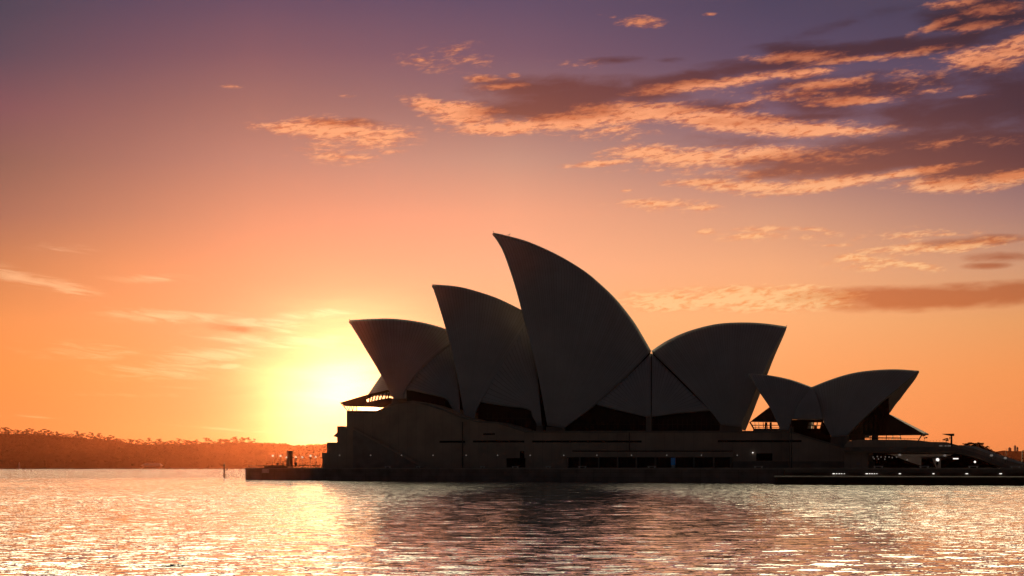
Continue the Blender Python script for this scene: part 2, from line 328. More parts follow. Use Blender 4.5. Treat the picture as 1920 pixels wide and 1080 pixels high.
# patches of calmer and livelier water
H *= 0.8 + 0.35 * np.sin(0.045 * Y + 0.01 * X) * np.sin(0.02 * X + 1.3 + 0.01 * Y)
me = bpy.data.meshes.new('water'); nx_, ny_ = len(gx), len(gy)
co = np.stack([X, Y, H], -1).reshape(-1, 3).astype(np.float32)
idx = np.arange(nx_ * ny_).reshape(ny_, nx_); q = np.stack([idx[:-1, :-1], idx[:-1, 1:], idx[1:, 1:], idx[1:, :-1]], -1).reshape(-1, 4)
me.vertices.add(len(co)); me.vertices.foreach_set('co', co.ravel()); me.loops.add(q.size); me.loops.foreach_set('vertex_index', q.ravel().astype(np.int32))
me.polygons.add(len(q)); me.polygons.foreach_set('loop_start', np.arange(0, q.size, 4, dtype=np.int32)); me.update(calc_edges=True); me.validate()
me.polygons.foreach_set('use_smooth', [True] * len(me.polygons))
water = bpy.data.objects.new('water', me); COL.objects.link(water); tag(water, kind='structure')
wm = bpy.data.materials.new('harbour_water'); wm.use_nodes = True; t = wm.node_tree; b = t.nodes['Principled BSDF']
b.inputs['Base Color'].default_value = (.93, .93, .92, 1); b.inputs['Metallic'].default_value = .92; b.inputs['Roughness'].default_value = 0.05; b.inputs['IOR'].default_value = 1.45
b.inputs['Specular IOR Level'].default_value = 0.5
def wn(off, scale, stretch):
    ge = t.nodes.new('ShaderNodeNewGeometry'); a = t.nodes.new('ShaderNodeVectorMath'); a.operation = 'ADD'; a.inputs[1].default_value = off; t.links.new(ge.outputs['Position'], a.inputs[0])
    mp = t.nodes.new('ShaderNodeMapping'); mp.inputs['Scale'].default_value = (stretch, 1, 1); t.links.new(a.outputs[0], mp.inputs[0])
    n = t.nodes.new('ShaderNodeTexNoise'); n.inputs['Scale'].default_value = scale; n.inputs['Detail'].default_value = 4; n.inputs['Roughness'].default_value = .55; t.links.new(mp.outputs[0], n.inputs['Vector']); return n.outputs[0]
def wmath(op, a, bb):
    n = t.nodes.new('ShaderNodeMath'); n.operation = op
    for i, v in enumerate((a, bb)):
        if isinstance(v, bpy.types.NodeSocket): t.links.new(v, n.inputs[i])
        else: n.inputs[i].default_value = v
    return n.outputs[0]
def slopes(scale, stretch, amp, eps):
    h0 = wn((0, 0, 0), scale, stretch); h1 = wn((eps, 0, 0), scale, stretch); h2 = wn((0, eps, 0), scale, stretch)
    return wmath('MULTIPLY', wmath('SUBTRACT', h0, h1), amp / eps), wmath('MULTIPLY', wmath('SUBTRACT', h0, h2), amp / eps)
sa = slopes(1.5, 0.6, 1.0, 0.08)
sp = t.nodes.new('ShaderNodeSeparateXYZ'); gp = t.nodes.new('ShaderNodeNewGeometry'); t.links.new(gp.outputs['Position'], sp.inputs[0])
mr = t.nodes.new('ShaderNodeMapRange'); t.links.new(sp.outputs[1], mr.inputs['Value']); mr.inputs['From Min'].default_value = 80; mr.inputs['From Max'].default_value = 900; mr.inputs['To Min'].default_value = 0.19; mr.inputs['To Max'].default_value = 0.25
# a calmer lee in the middle of the harbour, livelier wind ripples round it
ex = wmath('POWER', wmath('DIVIDE', wmath('SUBTRACT', sp.outputs[0], 6.0), 17.0), 2.0); ey = wmath('POWER', wmath('DIVIDE', wmath('SUBTRACT', sp.outputs[1], 140.0), 190.0), 2.0)
gust = t.nodes.new('ShaderNodeTexNoise'); gust.inputs['Scale'].default_value = .03; gust.inputs['Detail'].default_value = 3; gm_ = t.nodes.new('ShaderNodeMapping'); gm_.inputs['Scale'].default_value = (.5, 1, 1); t.links.new(gp.outputs['Position'], gm_.inputs[0]); t.links.new(gm_.outputs[0], gust.inputs['Vector'])
lee = t.nodes.new('ShaderNodeMapRange'); lee.interpolation_type = 'SMOOTHSTEP'; t.links.new(wmath('ADD', wmath('ADD', ex, ey), wmath('MULTIPLY', gust.outputs[0], .8)), lee.inputs['Value']); lee.inputs['From Min'].default_value = .5; lee.inputs['From Max'].default_value = 1.9; lee.inputs['To Min'].default_value = .32; lee.inputs['To Max'].default_value = 1.05
rip = wmath('MULTIPLY', mr.outputs[0], lee.outputs[0])
sa = (wmath('MULTIPLY', sa[0], rip), wmath('MULTIPLY', sa[1], rip))
cb = t.nodes.new('ShaderNodeCombineXYZ'); t.links.new(sa[0], cb.inputs[0]); t.links.new(sa[1], cb.inputs[1])
ge = t.nodes.new('ShaderNodeNewGeometry'); a1 = t.nodes.new('ShaderNodeVectorMath'); a1.operation = 'ADD'; t.links.new(ge.outputs['Normal'], a1.inputs[0]); t.links.new(cb.outputs[0], a1.inputs[1])
a2 = t.nodes.new('ShaderNodeVectorMath'); a2.operation = 'NORMALIZE'; t.links.new(a1.outputs[0], a2.inputs[0]); t.links.new(a2.outputs[0], b.inputs['Normal'])
me.materials.append(wm)

# ------------------------------------------------------------------ quay, broadwalk, promenade (setting)
mb = MB()
front = [plz(460, 0, QUAY), plz(1470, 0, QUAY), plz(1470, 0, UPR), plz(2100, 0, UPR)]
backp = [plz(2100, 0, (560, .2)), plz(466, 0, (520, .5))]
def slab(mb, pts, z0, z1):
    k = len(pts); a = [Vector((p.x, p.y, z0)) for p in pts]; c = [Vector((p.x, p.y, z1)) for p in pts]
    mb.add(a + c, [tuple(range(k-1, -1, -1)), tuple(range(k, 2*k))] + [(i, (i+1) % k, (i+1) % k + k, i+k) for i in range(k)])
# sea wall and deck under the building; the right part is cut back above the lower promenade
A = [plz(460, 0, QUAY), plz(1470, 0, QUAY), plz(1470, 0, (450, .378)), plz(466, 0, (520, .5))]
slab(mb, A, -2.0, DECK - .35)
tag(mb.build('sea_wall', M['stone']), kind='structure')
mb = MB(); A2 = [plz(459.2, 0, (392.8, .73)), plz(1470.5, 0, (392.8, .73)), plz(1470.5, 0, UPR), plz(2100, 0, UPR), plz(2100, 0, (640, .2)), plz(466, 0, (522, .5))]
slab(mb, A2, DECK - .35, DECK); tag(mb.build('broadwalk', M['paving']), kind='structure')
mb = MB(); slab(mb, [plz(1471, 0, (372, .378)), plz(2100, 0, (372, .378)), plz(2100, 0, (430, .378)), plz(1471, 0, (430, .378))], -2, DECK - .352)
tag(mb.build('lower_concourse_wall', M['stone']), kind='structure')
mb = MB(); slab(mb, [plz(1471, 0, (368.3, .378)), plz(2100, 0, (368.3, .378)), plz(2100, 0, (369.2, .378)), plz(1471, 0, (369.2, .378))], 2.5, DECK - .352)
tag(mb.build('deck_edge', M['concrete']), kind='structure')
mb = MB(); slab(mb, [plz(1452, 0, LOW), plz(2100, 0, LOW), plz(2100, 0, (371.8, .378)), plz(1452, 0, (371.8, .378))], 1.55, LOWD)
tag(mb.build('lower_promenade', M['paving']), kind='structure')
mb = MB()
slab(mb, [plz(1454, 0, (350, .378)), plz(2100, 0, (350, .378)), plz(2100, 0, (371.7, .378)), plz(1454, 0, (371.7, .378))], -2, 1.548)
tag(mb.build('promenade_sea_wall', M['timber']), kind='structure')
mb = MB(); slab(mb, [flat(1000, 600), flat(2150, 600), flat(2150, 3300), flat(1000, 1700)], -2, 2.4); tag(mb.build('garden_shore', M['hill']), kind='structure')

# ------------------------------------------------------------------ podium
def interp(poly, n):
    P_ = [Vector((a, b, 0)) for a, b in poly]; d = [0]
    for i in range(1, len(P_)): d.append(d[-1] + (P_[i] - P_[i-1]).length)
    out = []
    for j in range(n):
        s = d[-1] * j / (n - 1); i = 1
        while i < len(d) - 1 and d[i] < s: i += 1
        q = (s - d[i-1]) / max(1e-9, d[i] - d[i-1])
        p0 = P_[max(0, i-2)]; p1 = P_[i-1]; p2 = P_[i]; p3 = P_[min(len(P_)-1, i+1)]
        if len(P_) > 2: v = 0.5 * ((2*p1) + (p2-p0)*q + (2*p0-5*p1+4*p2-p3)*q*q + (3*p1-p0-3*p2+p3)*q**3)
        else: v = p1.lerp(p2, q)
        out.append(v)
    return out
pod = empty('podium', plz(1000, DECK, PODL)); tag(pod, 'long pink granite podium that carries the shell roofs, with slot windows and a sloped parapet', 'podium')
ptop = [(650, 771), (705, 771), (716, 766.5), (730, 758), (745, 753.5), (775, 751.5), (800, 757), (830, 767), (865, 781), (895, 789), (930, 791), (958, 799), (985, 808), (1100, 808)]
mb = MB(); mb.prism([(650, 878.5), (650, 771)] + ptop[1:] + [(1480, 808), (1480, 878.5)], PODL, 95); mb.build('wall', M['granite'], pod)
mb = MB(); mb.prism([(1480.5, 879), (1480.5, 808), (1490, 811), (1520, 820), (1555, 830), (1582, 838), (1582, 879)], PODR, 80); mb.build('wall', M['granite'], pod)
def coping(pts, pl, name='parapet', th=3.0, mat='concrete', par=None, out=0.35):
    mb = MB(); c = (pl[0] - out, pl[1])
    up = [(x, y - .3) for x, y in pts]; dn = [(x, y + th) for x, y in reversed(pts)]
    for i in range(len(pts) - 1):
        mb.prism([up[i], up[i+1], (pts[i+1][0], pts[i+1][1] + th), (pts[i][0], pts[i][1] + th)], c, 1.2)
    return mb.build(name, M[mat], par or pod)
coping(ptop[:-1] + [(1480, 808)], PODL); coping([(1480.5, 808), (1490, 811), (1520, 820), (1555, 830), (1582, 838)], PODR)
slots = [(824, 872.5, 826.5, 830), (887, 983, 826, 829.5), (998, 1203, 826, 829.5), (906, 928, 812.5, 815.5), (1346, 1480, 825.5, 829)]
pf = (PODL[0] - .06, PODL[1])
for a, b_, c_, d_ in slots:
    mb = MB(); mb.rect(a, c_, b_, d_, pf, .05); mb.build('slot_window', M['black'], pod)
mb = MB(); mb.rect(1481, 825.3, 1503, 829, (PODR[0] - .06, PODR[1]), .05); mb.build('slot_window', M['black'], pod)
for x0, y0, x1, y1 in [(950, 859, 985, 876.5), (975, 846, 983, 859), (1188, 845.5, 1195, 856), (1418, 850, 1448, 864), (677, 858, 695, 876)]:
    mb = MB(); mb.rect(x0, y0, x1, y1, pf, .05); mb.build('doorway', M['black'], pod)
# glazed strip: pillars and panes
px_ = [1064, 1087, 1122.5, 1158, 1193, 1228.5, 1265, 1301, 1338, 1370]
for i in range(len(px_) - 1):
    mb = MB(); mb.rect(px_[i] + 1.3, 857.5, px_[i+1] - 1.3, 876.8, pf, .05); w_ = mb.build('window', M['glass'], pod)
    mb = MB(); mb.rect((px_[i] + px_[i+1]) / 2 - .2, 857.5, (px_[i] + px_[i+1]) / 2 + .2, 876.8, (PODL[0] - .12, PODL[1]), .05); mb.build('mullion', M['bronze'], w_)
for x in px_:
    mb = MB(); mb.rect(x - 1.3, 857, x + 1.3, 877.5, (PODL[0] - 1.0, PODL[1]), .9); mb.build('pillar', M['concrete'], pod)
mb = MB(); mb.rect(1050, 847, 1375, 857, (PODL[0] - 1.3, PODL[1]), 1.2); mb.build('canopy', M['granite'], pod)
mb = MB(); mb.rect(1073, 845, 1373, 846.6, (PODL[0] - 1.0, PODL[1]), .9); mb.build('canopy_cap', M['black'], pod)
for x, y0, y1 in [(867, 791, 877), (1180, 811, 845)]:
    mb = MB(); mb.rect(x - .6, y0, x + .6, y1, (PODL[0] - .3, PODL[1]), .28); mb.build('downpipe', M['darkmetal'], pod)
mb = MB(); mb.rect(1375, 865, 1479, 878, (PODL[0] - 2, PODL[1]), 1.9); mb.build('low_wall', M['concrete'], pod)
mb = MB(); mb.rect(1481, 865, 1640, 879, (PODR[0] - 2, PODR[1]), 1.9); mb.build('low_wall', M['concrete'], pod)
mb = MB(); mb.prism([(652, 800), (657, 800), (795, 872), (795, 876), (790, 876)], (PODL[0] - 1.0, PODL[1]), .25); mb.build('stair_parapet', M['granite'], pod)
mb = MB()
for i in range(26):
    x = 662 + i * 5; y = 806 + i * 2.72; mb.rect(x, y, x + 5, 877.5, (PODL[0] - .85, PODL[1]), .8)
mb.build('stair', M['paving'], pod)
mb = MB(); mb.prism([(612.5, 878.5), (612.5, 829.5), (632, 829.5), (632, 820), (624.5, 818), (632, 811), (632, 799), (644, 799), (650, 803), (650, 878.5)], (PODL[0] + .4, PODL[1]), 40); mb.build('stair_block', M['granite'], pod)
mb = MB(); mb.rect(604, 849, 612.5, 878.5, (PODL[0] + 1.5, PODL[1]), 8); mb.build('service_block', M['granite'], pod)

# ------------------------------------------------------------------ shell roofs
def fan(mouth, rail, rear, axis, wid, nr=30, mt=26, wrear=0.0, pw=1.8, tiles=1.5, railw=None):
    """mouth, rear: photo outlines from the foot up to the first and last point of the rail (ridge)."""
    R_ = interp(rail, nr); m_ = interp(mouth, mt); e_ = interp(rear, mt); n = pn(axis); k = math.sqrt(1 + axis[1]**2)
    Fm, Fr = m_[0], e_[0]
    vs = []; uv = []
    for i in range(nr):
        q = i / (nr - 1); top = R_[i]; foot = Fm.lerp(Fr, q)
        rl = 0.0 if railw is None else 1 - (1 - railw[1] * q) ** 1.8
        for j in range(mt):
            s = j / (mt - 1)
            o1 = m_[j] - Fm.lerp(m_[-1], s); o2 = e_[j] - Fr.lerp(e_[-1], s)
            p = foot.lerp(top, s) + o1 * (1 - q)**1.5 + o2 * q**1.5
            off = wid * (1 - s**pw) * (1 - rl) + wid * rl * (1 + .0 * s)
            vs.append(at(p.x, p.y, (axis[0] - off * k, axis[1]))); uv.append((i * tiles, s * mt * 1.1))
    fs = [(i*mt+j, (i+1)*mt+j, (i+1)*mt+j+1, i*mt+j+1) for i in range(nr-1) for j in range(mt-1)]
    return vs, fs, uv
def shell(name, parent, mouth, rail, rear, axis, wid, thick=1.1, both=True, **kw):
    vs, fs, uv = fan(mouth, rail, rear, axis, wid, **kw)
    n = pn(axis); d0 = Vector((0, axis[0], 0)).dot(n)
    sets = [(vs, fs)]
    V = list(vs); FF = list(fs); U = list(uv); 
    if both:
        mv = [p - 2 * (p.dot(n) - d0) * n for p in vs]; b0 = len(V); V += mv; FF += [tuple(b0 + i for i in reversed(f)) for f in fs]; U += uv
    me = bpy.data.meshes.new(name); og = parent_loc(parent)
    me.from_pydata([tuple(p - og) for p in V], [], FF); ul = me.uv_layers.new(name='UVMap')
    for lp in me.loops: ul.data[lp.index].uv = U[lp.vertex_index]
    # make the near half face the camera side
    me.update()
    if me.polygons[len(fs)//2].normal.dot(n) > 0: me.flip_normals()
    me.polygons.foreach_set('use_smooth', [True] * len(me.polygons)); me.materials.append(M['tile'])
    o = bpy.data.objects.new(name, me); COL.objects.link(o); o.parent = parent
    sm = o.modifiers.new('thickness', 'SOLIDIFY'); sm.thickness = thick; sm.offset = -1
    return o
ch = empty('concert_hall', plz(1040, at(1040, 806, HALL).z, HALL)); tag(ch, 'large concert hall of tall overlapping cream tiled shells, the highest pointing left', 'concert hall')
WD = 19.0
# rows from left to right: outlines go from the foot upward
SH = [
 dict(m=[(738, 748), (727, 728), (714, 702), (684, 650), (655, 600)], r=[(655, 600), (700, 597.5), (740, 597.5), (790, 604), (836, 616.5), (868, 630)], e=[(757, 748), (761, 728), (800, 680), (868, 630)]),
 dict(m=[(871, 785), (859, 715), (849, 668), (836, 617), (811, 533)], r=[(811, 533), (850, 536), (880, 542), (930, 558), (978, 581), (1016, 603)], e=[(888, 788), (900, 754), (945, 690), (1016, 603)]),
 dict(m=[(1026, 798), (1009, 705), (993, 640), (978, 581), (966, 536), (952, 492), (940, 461), (925, 436)], r=[(925, 436), (952, 442), (993, 454), (1046, 478), (1093, 506), (1124, 531), (1156, 562), (1187, 601), (1205, 630), (1221, 658)], e=[(1056, 803), (1119, 757), (1170, 712), (1221, 658)]),
 dict(m=[(1388, 801), (1402, 768), (1424, 716), (1448, 663), (1475, 612)], r=[(1475, 612), (1430, 606), (1385, 604.5), (1340, 608), (1290, 621), (1250, 639), (1221, 658)], e=[(1352, 797), (1330, 768), (1280, 715), (1221, 658)]),
]
for k, S in enumerate(SH):
    shell('shell', ch, S['m'], S['r'], S['e'], HALL, WD, nr=[22, 26, 40, 34][k])
# side shells between the main ones
SS = [
 dict(m=[(863, 780), (861, 740), (857, 700), (850, 660), (845, 622)], r=[(845, 622), (815, 655), (785, 693), (761, 728)], e=[(857, 780), (848, 760), (838, 746), (800, 737), (761, 728)]),
 dict(m=[(1016, 799), (1013, 760), (1008, 705), (998, 650), (990, 590)], r=[(990, 590), (955, 650), (925, 705), (900, 753)], e=[(1007, 799), (1001, 782), (995, 767), (950, 761), (900, 753)]),
 dict(m=[(1220.5, 781), (1220.5, 740), (1220.5, 700), (1220.5, 662)], r=[(1220.5, 662), (1190, 693), (1155, 726), (1119, 757)], e=[(1212, 781.5), (1190, 776), (1150, 766), (1119, 757)]),
 dict(m=[(1222, 781), (1222, 740), (1222, 700), (1222, 662)], r=[(1222, 662), (1260, 700), (1295, 735), (1330, 768)], e=[(1232, 780), (1270, 774), (1300, 771), (1330, 768)]),
]
for S in SS: shell('side_shell', ch, S['m'], S['r'], S['e'], HALL, WD - .08, nr=14, mt=14, railw=(0, .82), thick=.6)
mb = MB(); mb.rect(1211, 781, 1221, 808.5, (HALL[0] - WD - 1, HALL[1]), 3.0); mb.build('column', M['concrete'], ch)
# pedestals under the shell feet
for x0, x1, y in [(735, 758, 748), (869, 892, 786), (1024, 1058, 801), (1350, 1390, 798), (855, 864, 779), (1006, 1017, 798)]:
    mb = MB(); mb.prism([(x0, y - 1), (x1, y - 1), (x1 + 3, y + 30), (x0 - 3, y + 30)], (HALL[0] - WD * 1.018 + .6, HALL[1]), 3); mb.build('pedestal', M['concrete'], ch)
# dark glass behind the side openings
GW = (HALL[0] - 13.5, HALL[1])
mb = MB(); mb.prism([(762, 731), (838, 748), (861, 781), (861, 812), (762, 812)], GW, .4); g = mb.build('glass_wall', M['glass'], ch)
mb = MB(); mb.prism([(901, 756), (994, 769), (1006, 800), (1006, 815), (888, 815)], GW, .4); g2_ = mb.build('glass_wall', M['glass'], ch)
mb = MB(); mb.prism([(1119, 760), (1208, 784), (1212, 815), (1052, 815), (1060, 800)], GW, .4); g3_ = mb.build('glass_wall', M['glass'], ch)
mb = MB(); mb.prism([(1221, 784), (1334, 770.5), (1359, 801), (1360, 815), (1215, 815)], GW, .4); g4_ = mb.build('glass_wall', M['glass'], ch)
for gg, xs, yt, yb in [(g, range(770, 860, 9), 752, 782), (g2_, range(905, 1004, 9), 775, 803), (g3_, range(1080, 1208, 9), 786, 806), (g4_, range(1225, 1345, 9), 786, 806)]:
    mb = MB()
    for x in xs: mb.rect(x, yt, x + .5, yb, (GW[0] - .25, GW[1]), .2)
    mb.rect(xs[0] - 4, yt + 9, xs[-1] + 6, yt + 10, (GW[0] - .5, GW[1]), .2)
    mb.build('mullions', M['bronze'], gg)
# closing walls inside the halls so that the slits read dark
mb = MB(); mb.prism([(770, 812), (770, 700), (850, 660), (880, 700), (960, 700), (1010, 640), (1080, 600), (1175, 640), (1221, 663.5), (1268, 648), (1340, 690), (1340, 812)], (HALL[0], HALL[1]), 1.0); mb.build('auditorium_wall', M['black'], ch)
# north foyer canopy: a bronze-framed glass roof with open slots, plates 0.4 m thick
NC = (HALL[0] - 15, HALL[1]); cn_ = MB()
cn_.prism([(637.5, 755), (690, 739.5), (727, 731), (733, 736), (726, 735.5), (700, 743), (686, 749.5), (688, 754), (647, 761.5)], NC, .4)
cn_.prism([(647, 761.5), (688, 754), (700, 751.5), (716, 748), (732, 745.8), (738, 748), (757, 750), (742, 757), (725, 763), (712, 764.5), (703, 763.5)], NC, .4)
bars = [(694, 746, 692, 753), (699.5, 743.5, 696.5, 752), (705.5, 741.5, 702, 751), (712, 739.5, 708, 750), (719, 737.3, 714.5, 748.5), (725.5, 736, 722, 747.5), (730, 737.5, 727, 746.5)]
for x0, y0, x1, y1 in bars: cn_.prism([(x0 - .9, y0 - 1.5), (x0 + .9, y0 - 1.5), (x1 + .9, y1 + .8), (x1 - .9, y1 + .8)], (NC[0] - .05, NC[1]), .5)
cano = cn_.build('glass_canopy', M['bronze'], ch)
mb = MB()
for a_, b_, c_, d_ in [(637.6, 755, 653, 771.5), (643, 758, 652, 771), (650, 761, 655, 771), (656, 762, 654, 771), (658, 762, 662, 771), (664, 762, 660, 771), (668, 762, 669, 771)]:
    p = at(a_, b_, NC); q_ = at(c_, d_, NC); mb.tube(p, q_, .09, .09, 6)
mb.build('struts', M['bronze'], cano)
mb = MB(); mb.rect(651, 770, 712, 773, NC, 3); mb.build('foyer_floor', M['concrete'], ch)
# small ridge-end lightning rods
for x, y in [(925, 436), (1475, 612), (655, 600)]:
    mb = MB(); p = at(x, y + .5, HALL); mb.tube(p - Vector((0, 0, .3)), p + Vector((0, 0, .25)), .05, .03, 6); mb.ball(p + Vector((0, 0, .3)), .12, 6, 4); mb.build('ridge_finial', M['darkmetal'], ch)

# eastern theatre, mostly hidden behind
TH = (522.0, 0.14)
th = empty('theatre', plz(735, at(735, 770, TH).z, TH)); tag(th, 'smaller theatre roof shell behind the left end of the concert hall', 'theatre')
shell('shell', th, [(765, 768), (740, 741), (712, 737), (690, 739.5)], [(690, 739.5), (701, 723), (715, 703), (735, 676), (760, 655)], [(775, 768), (790, 715), (760, 655)], TH, 14, nr=16)
mb = MB(); mb.rect(760, 764, 790, 800, (TH[0] - 14, TH[1]), 6); mb.build('pedestal', M['concrete'], th)

# restaurant
rs = empty('restaurant', plz(1560, at(1560, 822, REST).z, REST)); tag(rs, 'small restaurant pavilion of two low shells right of the concert hall', 'restaurant')
RW = 10.5
shell('shell', rs, [(1463, 806), (1443, 763), (1421, 729), (1403, 700)], [(1403, 700), (1435, 702.5), (1480, 711), (1522, 725.5)], [(1478, 806), (1484, 786), (1500, 758), (1522, 725.5)], REST, RW, nr=18, thick=.7)
shell('shell', rs, [(1586, 818), (1616, 787), (1636, 768), (1664, 743), (1723, 695)], [(1723, 695), (1676, 692.3), (1628, 695), (1592, 701), (1556, 712), (1522, 725.5)], [(1559, 820), (1542, 786), (1533, 758), (1522, 725.5)], REST, RW, nr=26, thick=.7)
shell('side_shell', rs, [(1484, 786), (1497, 760), (1510, 740), (1522, 726)], [(1522, 726), (1522.4, 726.2), (1522.8, 726.5)], [(1542, 786), (1537, 760), (1530, 740), (1522.8, 726.5)], REST, RW - .6, nr=14, mt=14, thick=.5)
RG = (REST[0] - 4, REST[1])
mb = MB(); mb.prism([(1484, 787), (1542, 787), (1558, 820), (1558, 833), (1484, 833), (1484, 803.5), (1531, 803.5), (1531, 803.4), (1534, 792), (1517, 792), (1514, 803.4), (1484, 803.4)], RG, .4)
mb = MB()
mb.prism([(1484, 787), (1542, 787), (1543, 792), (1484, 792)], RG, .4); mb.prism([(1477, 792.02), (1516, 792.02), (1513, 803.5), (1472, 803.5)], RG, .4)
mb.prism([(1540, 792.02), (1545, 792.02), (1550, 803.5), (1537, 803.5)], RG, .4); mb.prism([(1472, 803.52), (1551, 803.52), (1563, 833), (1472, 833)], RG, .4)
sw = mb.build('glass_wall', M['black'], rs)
mb = MB()
for a_, b_, c_, d_ in [(1524, 792, 1523, 803.5), (1532.5, 792, 1531, 803.5)]: mb.tube(at(a_, b_, RG), at(c_, d_, RG), .14, .14, 6)
mb.tube(at(1514, 797.5, RG), at(1545, 797.5, RG), .10, .10, 6); mb.rect(1526, 797.5, 1530, 803.5, RG, .2); mb.build('mullions', M['bronze'], sw)
# left glazed foyer of the restaurant seen in the gap
RC = (REST[0] - 6, REST[1])
mb = MB(); mb.prism([(1406, 791), (1443, 763), (1452, 770), (1462, 792)], RC, .4); lc = mb.build('glass_canopy', M['bronze'], rs)
mb = MB(); mb.tube(at(1406, 791, RC), at(1414.5, 806, RC), .2, .2, 6)
for x in (1415, 1422, 1431, 1438, 1446): mb.tube(at(x, 792, RC), at(x + 1, 804, RC), .10, .10, 6)
mb.tube(at(1409, 797.3, RC), at(1462, 797.3, RC), .12, .12, 6); mb.tube(at(1411, 801.3, RC), at(1462, 801.3, RC), .07, .07, 6)
mb.rect(1434, 792, 1437, 804, RC, .3); mb.rect(1443, 792, 1446.5, 804, RC, .3); mb.build('struts', M['bronze'], lc)
mb = MB(); mb.rect(1412, 803.6, 1475, 812, RC, 10); mb.build('foyer_floor', M['concrete'], rs)
# right glazed foyer
RR = (REST[0] - 3, REST[1])
mb = MB(); mb.prism([(1592, 814), (1616, 788), (1640, 765), (1664, 745), (1667, 757), (1667, 777), (1660, 814)], RR, .4)
gw = mb.build('glass_wall', M['glass'], rs)
mb = MB(); mb.tube(at(1665.5, 745, RR), at(1667, 777, RR), .12, .12, 6)
for k_ in range(6): x = 1610 + 9 * k_; mb.tube(at(x, 813, (RR[0] - .2, RR[1])), at(x, max(770, 800 - 7 * k_), (RR[0] - .2, RR[1])), .09, .09, 5)
mb.build('mullions', M['bronze'], gw)
# sloping canopy as a solid hipped roof over the foyer
c0 = at(1667, 777, RR); tipN = at(1730.5, 812.5, RR); lf = at(1611, 814, RR); n = pn(RR)
vs = [c0, tipN, lf, c0 + n * 2, tipN + n * 6, lf + n * 6, tipN - Vector((0, 0, .35)), tipN + n * 6 - Vector((0, 0, .35)), lf - Vector((0, 0, .35)), lf + n * 6 - Vector((0, 0, .35))]
rcn = obj('glass_canopy', vs, [(0, 1, 2), (3, 5, 4), (0, 3, 4, 1), (0, 2, 5, 3), (1, 4, 7, 6), (2, 1, 6, 8), (5, 2, 8, 9), (4, 5, 9, 7), (6, 7, 9, 8)], M['bronze'], rs)
mb = MB(); mb.tube(at(1730, 813, RR), at(1722, 826, RR), .16, .16, 6)
for x in (1620, 1632, 1646, 1662, 1674, 1688): mb.tube(at(x, 814, RR), at(x, 825, RR), .10, .10, 6)
mb.rect(1634, 814, 1645, 825, RR, .4); mb.rect(1584, 814, 1621, 826, RR, .4); mb.tube(at(1621, 820.3, RR), at(1690, 821, RR), .12, .12, 6)
mb.build('struts', M['bronze'], rcn)
mb = MB()
for x in (1566, 1620): pass
mb.prism([(1558, 818), (1587, 816), (1590, 845), (1556, 845)], (REST[0] - RW * 1.15 + .4, REST[1]), 2.5); mb.build('pedestal', M['concrete'], rs)
mb = MB(); mb.prism([(1461, 800), (1482, 800), (1484, 830), (1459, 830)], (REST[0] - RW * 1.15 + .4, REST[1]), 2.5); mb.build('pedestal', M['concrete'], rs)

# ------------------------------------------------------------------ terraces on the right
tr = empty('terrace', plz(1700, DECK, RIGHT)); tag(tr, 'raised entrance terrace with a covered passage, its ramp falling away to the right edge', 'terrace')
mb = MB(); mb.prism([(1582.5, 849), (1582.5, 836), (1590, 827), (1610, 824.5), (1700, 824.5), (1725, 826), (1745, 828.5), (1775, 829), (1797, 835), (1830, 842), (1870, 857), (1900, 867), (1960, 888), (1960, 905), (1915, 893), (1870, 874), (1830, 858), (1790, 849)], RIGHT, 50); mb.build('deck', M['granite'], tr)
mb = MB(); mb.prism([(1582, 838.5), (1790, 838.5), (1830, 849), (1870, 864), (1925, 888), (1925, 893), (1870, 871), (1830, 856), (1790, 846.5), (1582, 846.5)], (RIGHT[0] - 1.0, RIGHT[1]), .9); mb.build('fascia', M['concrete'], tr)
mb = MB(); mb.rect(1583, 849, 1627, 879, (RIGHT[0] + 2, RIGHT[1]), 20); mb.build('wall', M['granite'], tr)
mb = MB(); mb.rect(1606, 867, 1612, 872, (RIGHT[0] + 1.9, RIGHT[1]), .08); mb.build('notice', M['sign'], tr)
BW = (RIGHT[0] + 30, RIGHT[1])
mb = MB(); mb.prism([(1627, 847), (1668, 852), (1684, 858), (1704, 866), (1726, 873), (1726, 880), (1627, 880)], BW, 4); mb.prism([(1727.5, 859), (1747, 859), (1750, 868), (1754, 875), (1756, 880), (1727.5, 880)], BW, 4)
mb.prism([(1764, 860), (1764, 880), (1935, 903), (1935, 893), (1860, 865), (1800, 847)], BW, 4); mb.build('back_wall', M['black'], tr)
mb = MB(); mb.rect(1660, 848, 1790, 850, BW, 4); mb.build('beam', M['concrete'], tr)
mb = MB(); mb.rect(1727, 856.3, 1787, 859.5, (BW[0] - 1, BW[1]), .8); mb.build('lintel', M['bench'], tr)
mb = MB()
for x in range(1600, 1900, 6):
    yt = 824.3 if x < 1725 else (828 if x < 1775 else None)
    if yt: mb.tube(at(x, yt, (RIGHT[0] + 1, .3)), at(x, yt - 2.6, (RIGHT[0] + 1, .3)), .03, .03, 4)
mb.tube(at(1604, 821.8, (RIGHT[0] + 1, .3)), at(1722, 822.5, (RIGHT[0] + 1, .3)), .05, .05, 5); mb.build('railing', M['darkmetal'], tr)
mb = MB(); mb.prism([(1798, 834.5), (1830, 837), (1870, 851), (1925, 869), (1925, 874), (1870, 857), (1830, 842)], (RIGHT[0] + 8, .3), 14); mb.build('ramp_wall', M['bench'], tr)
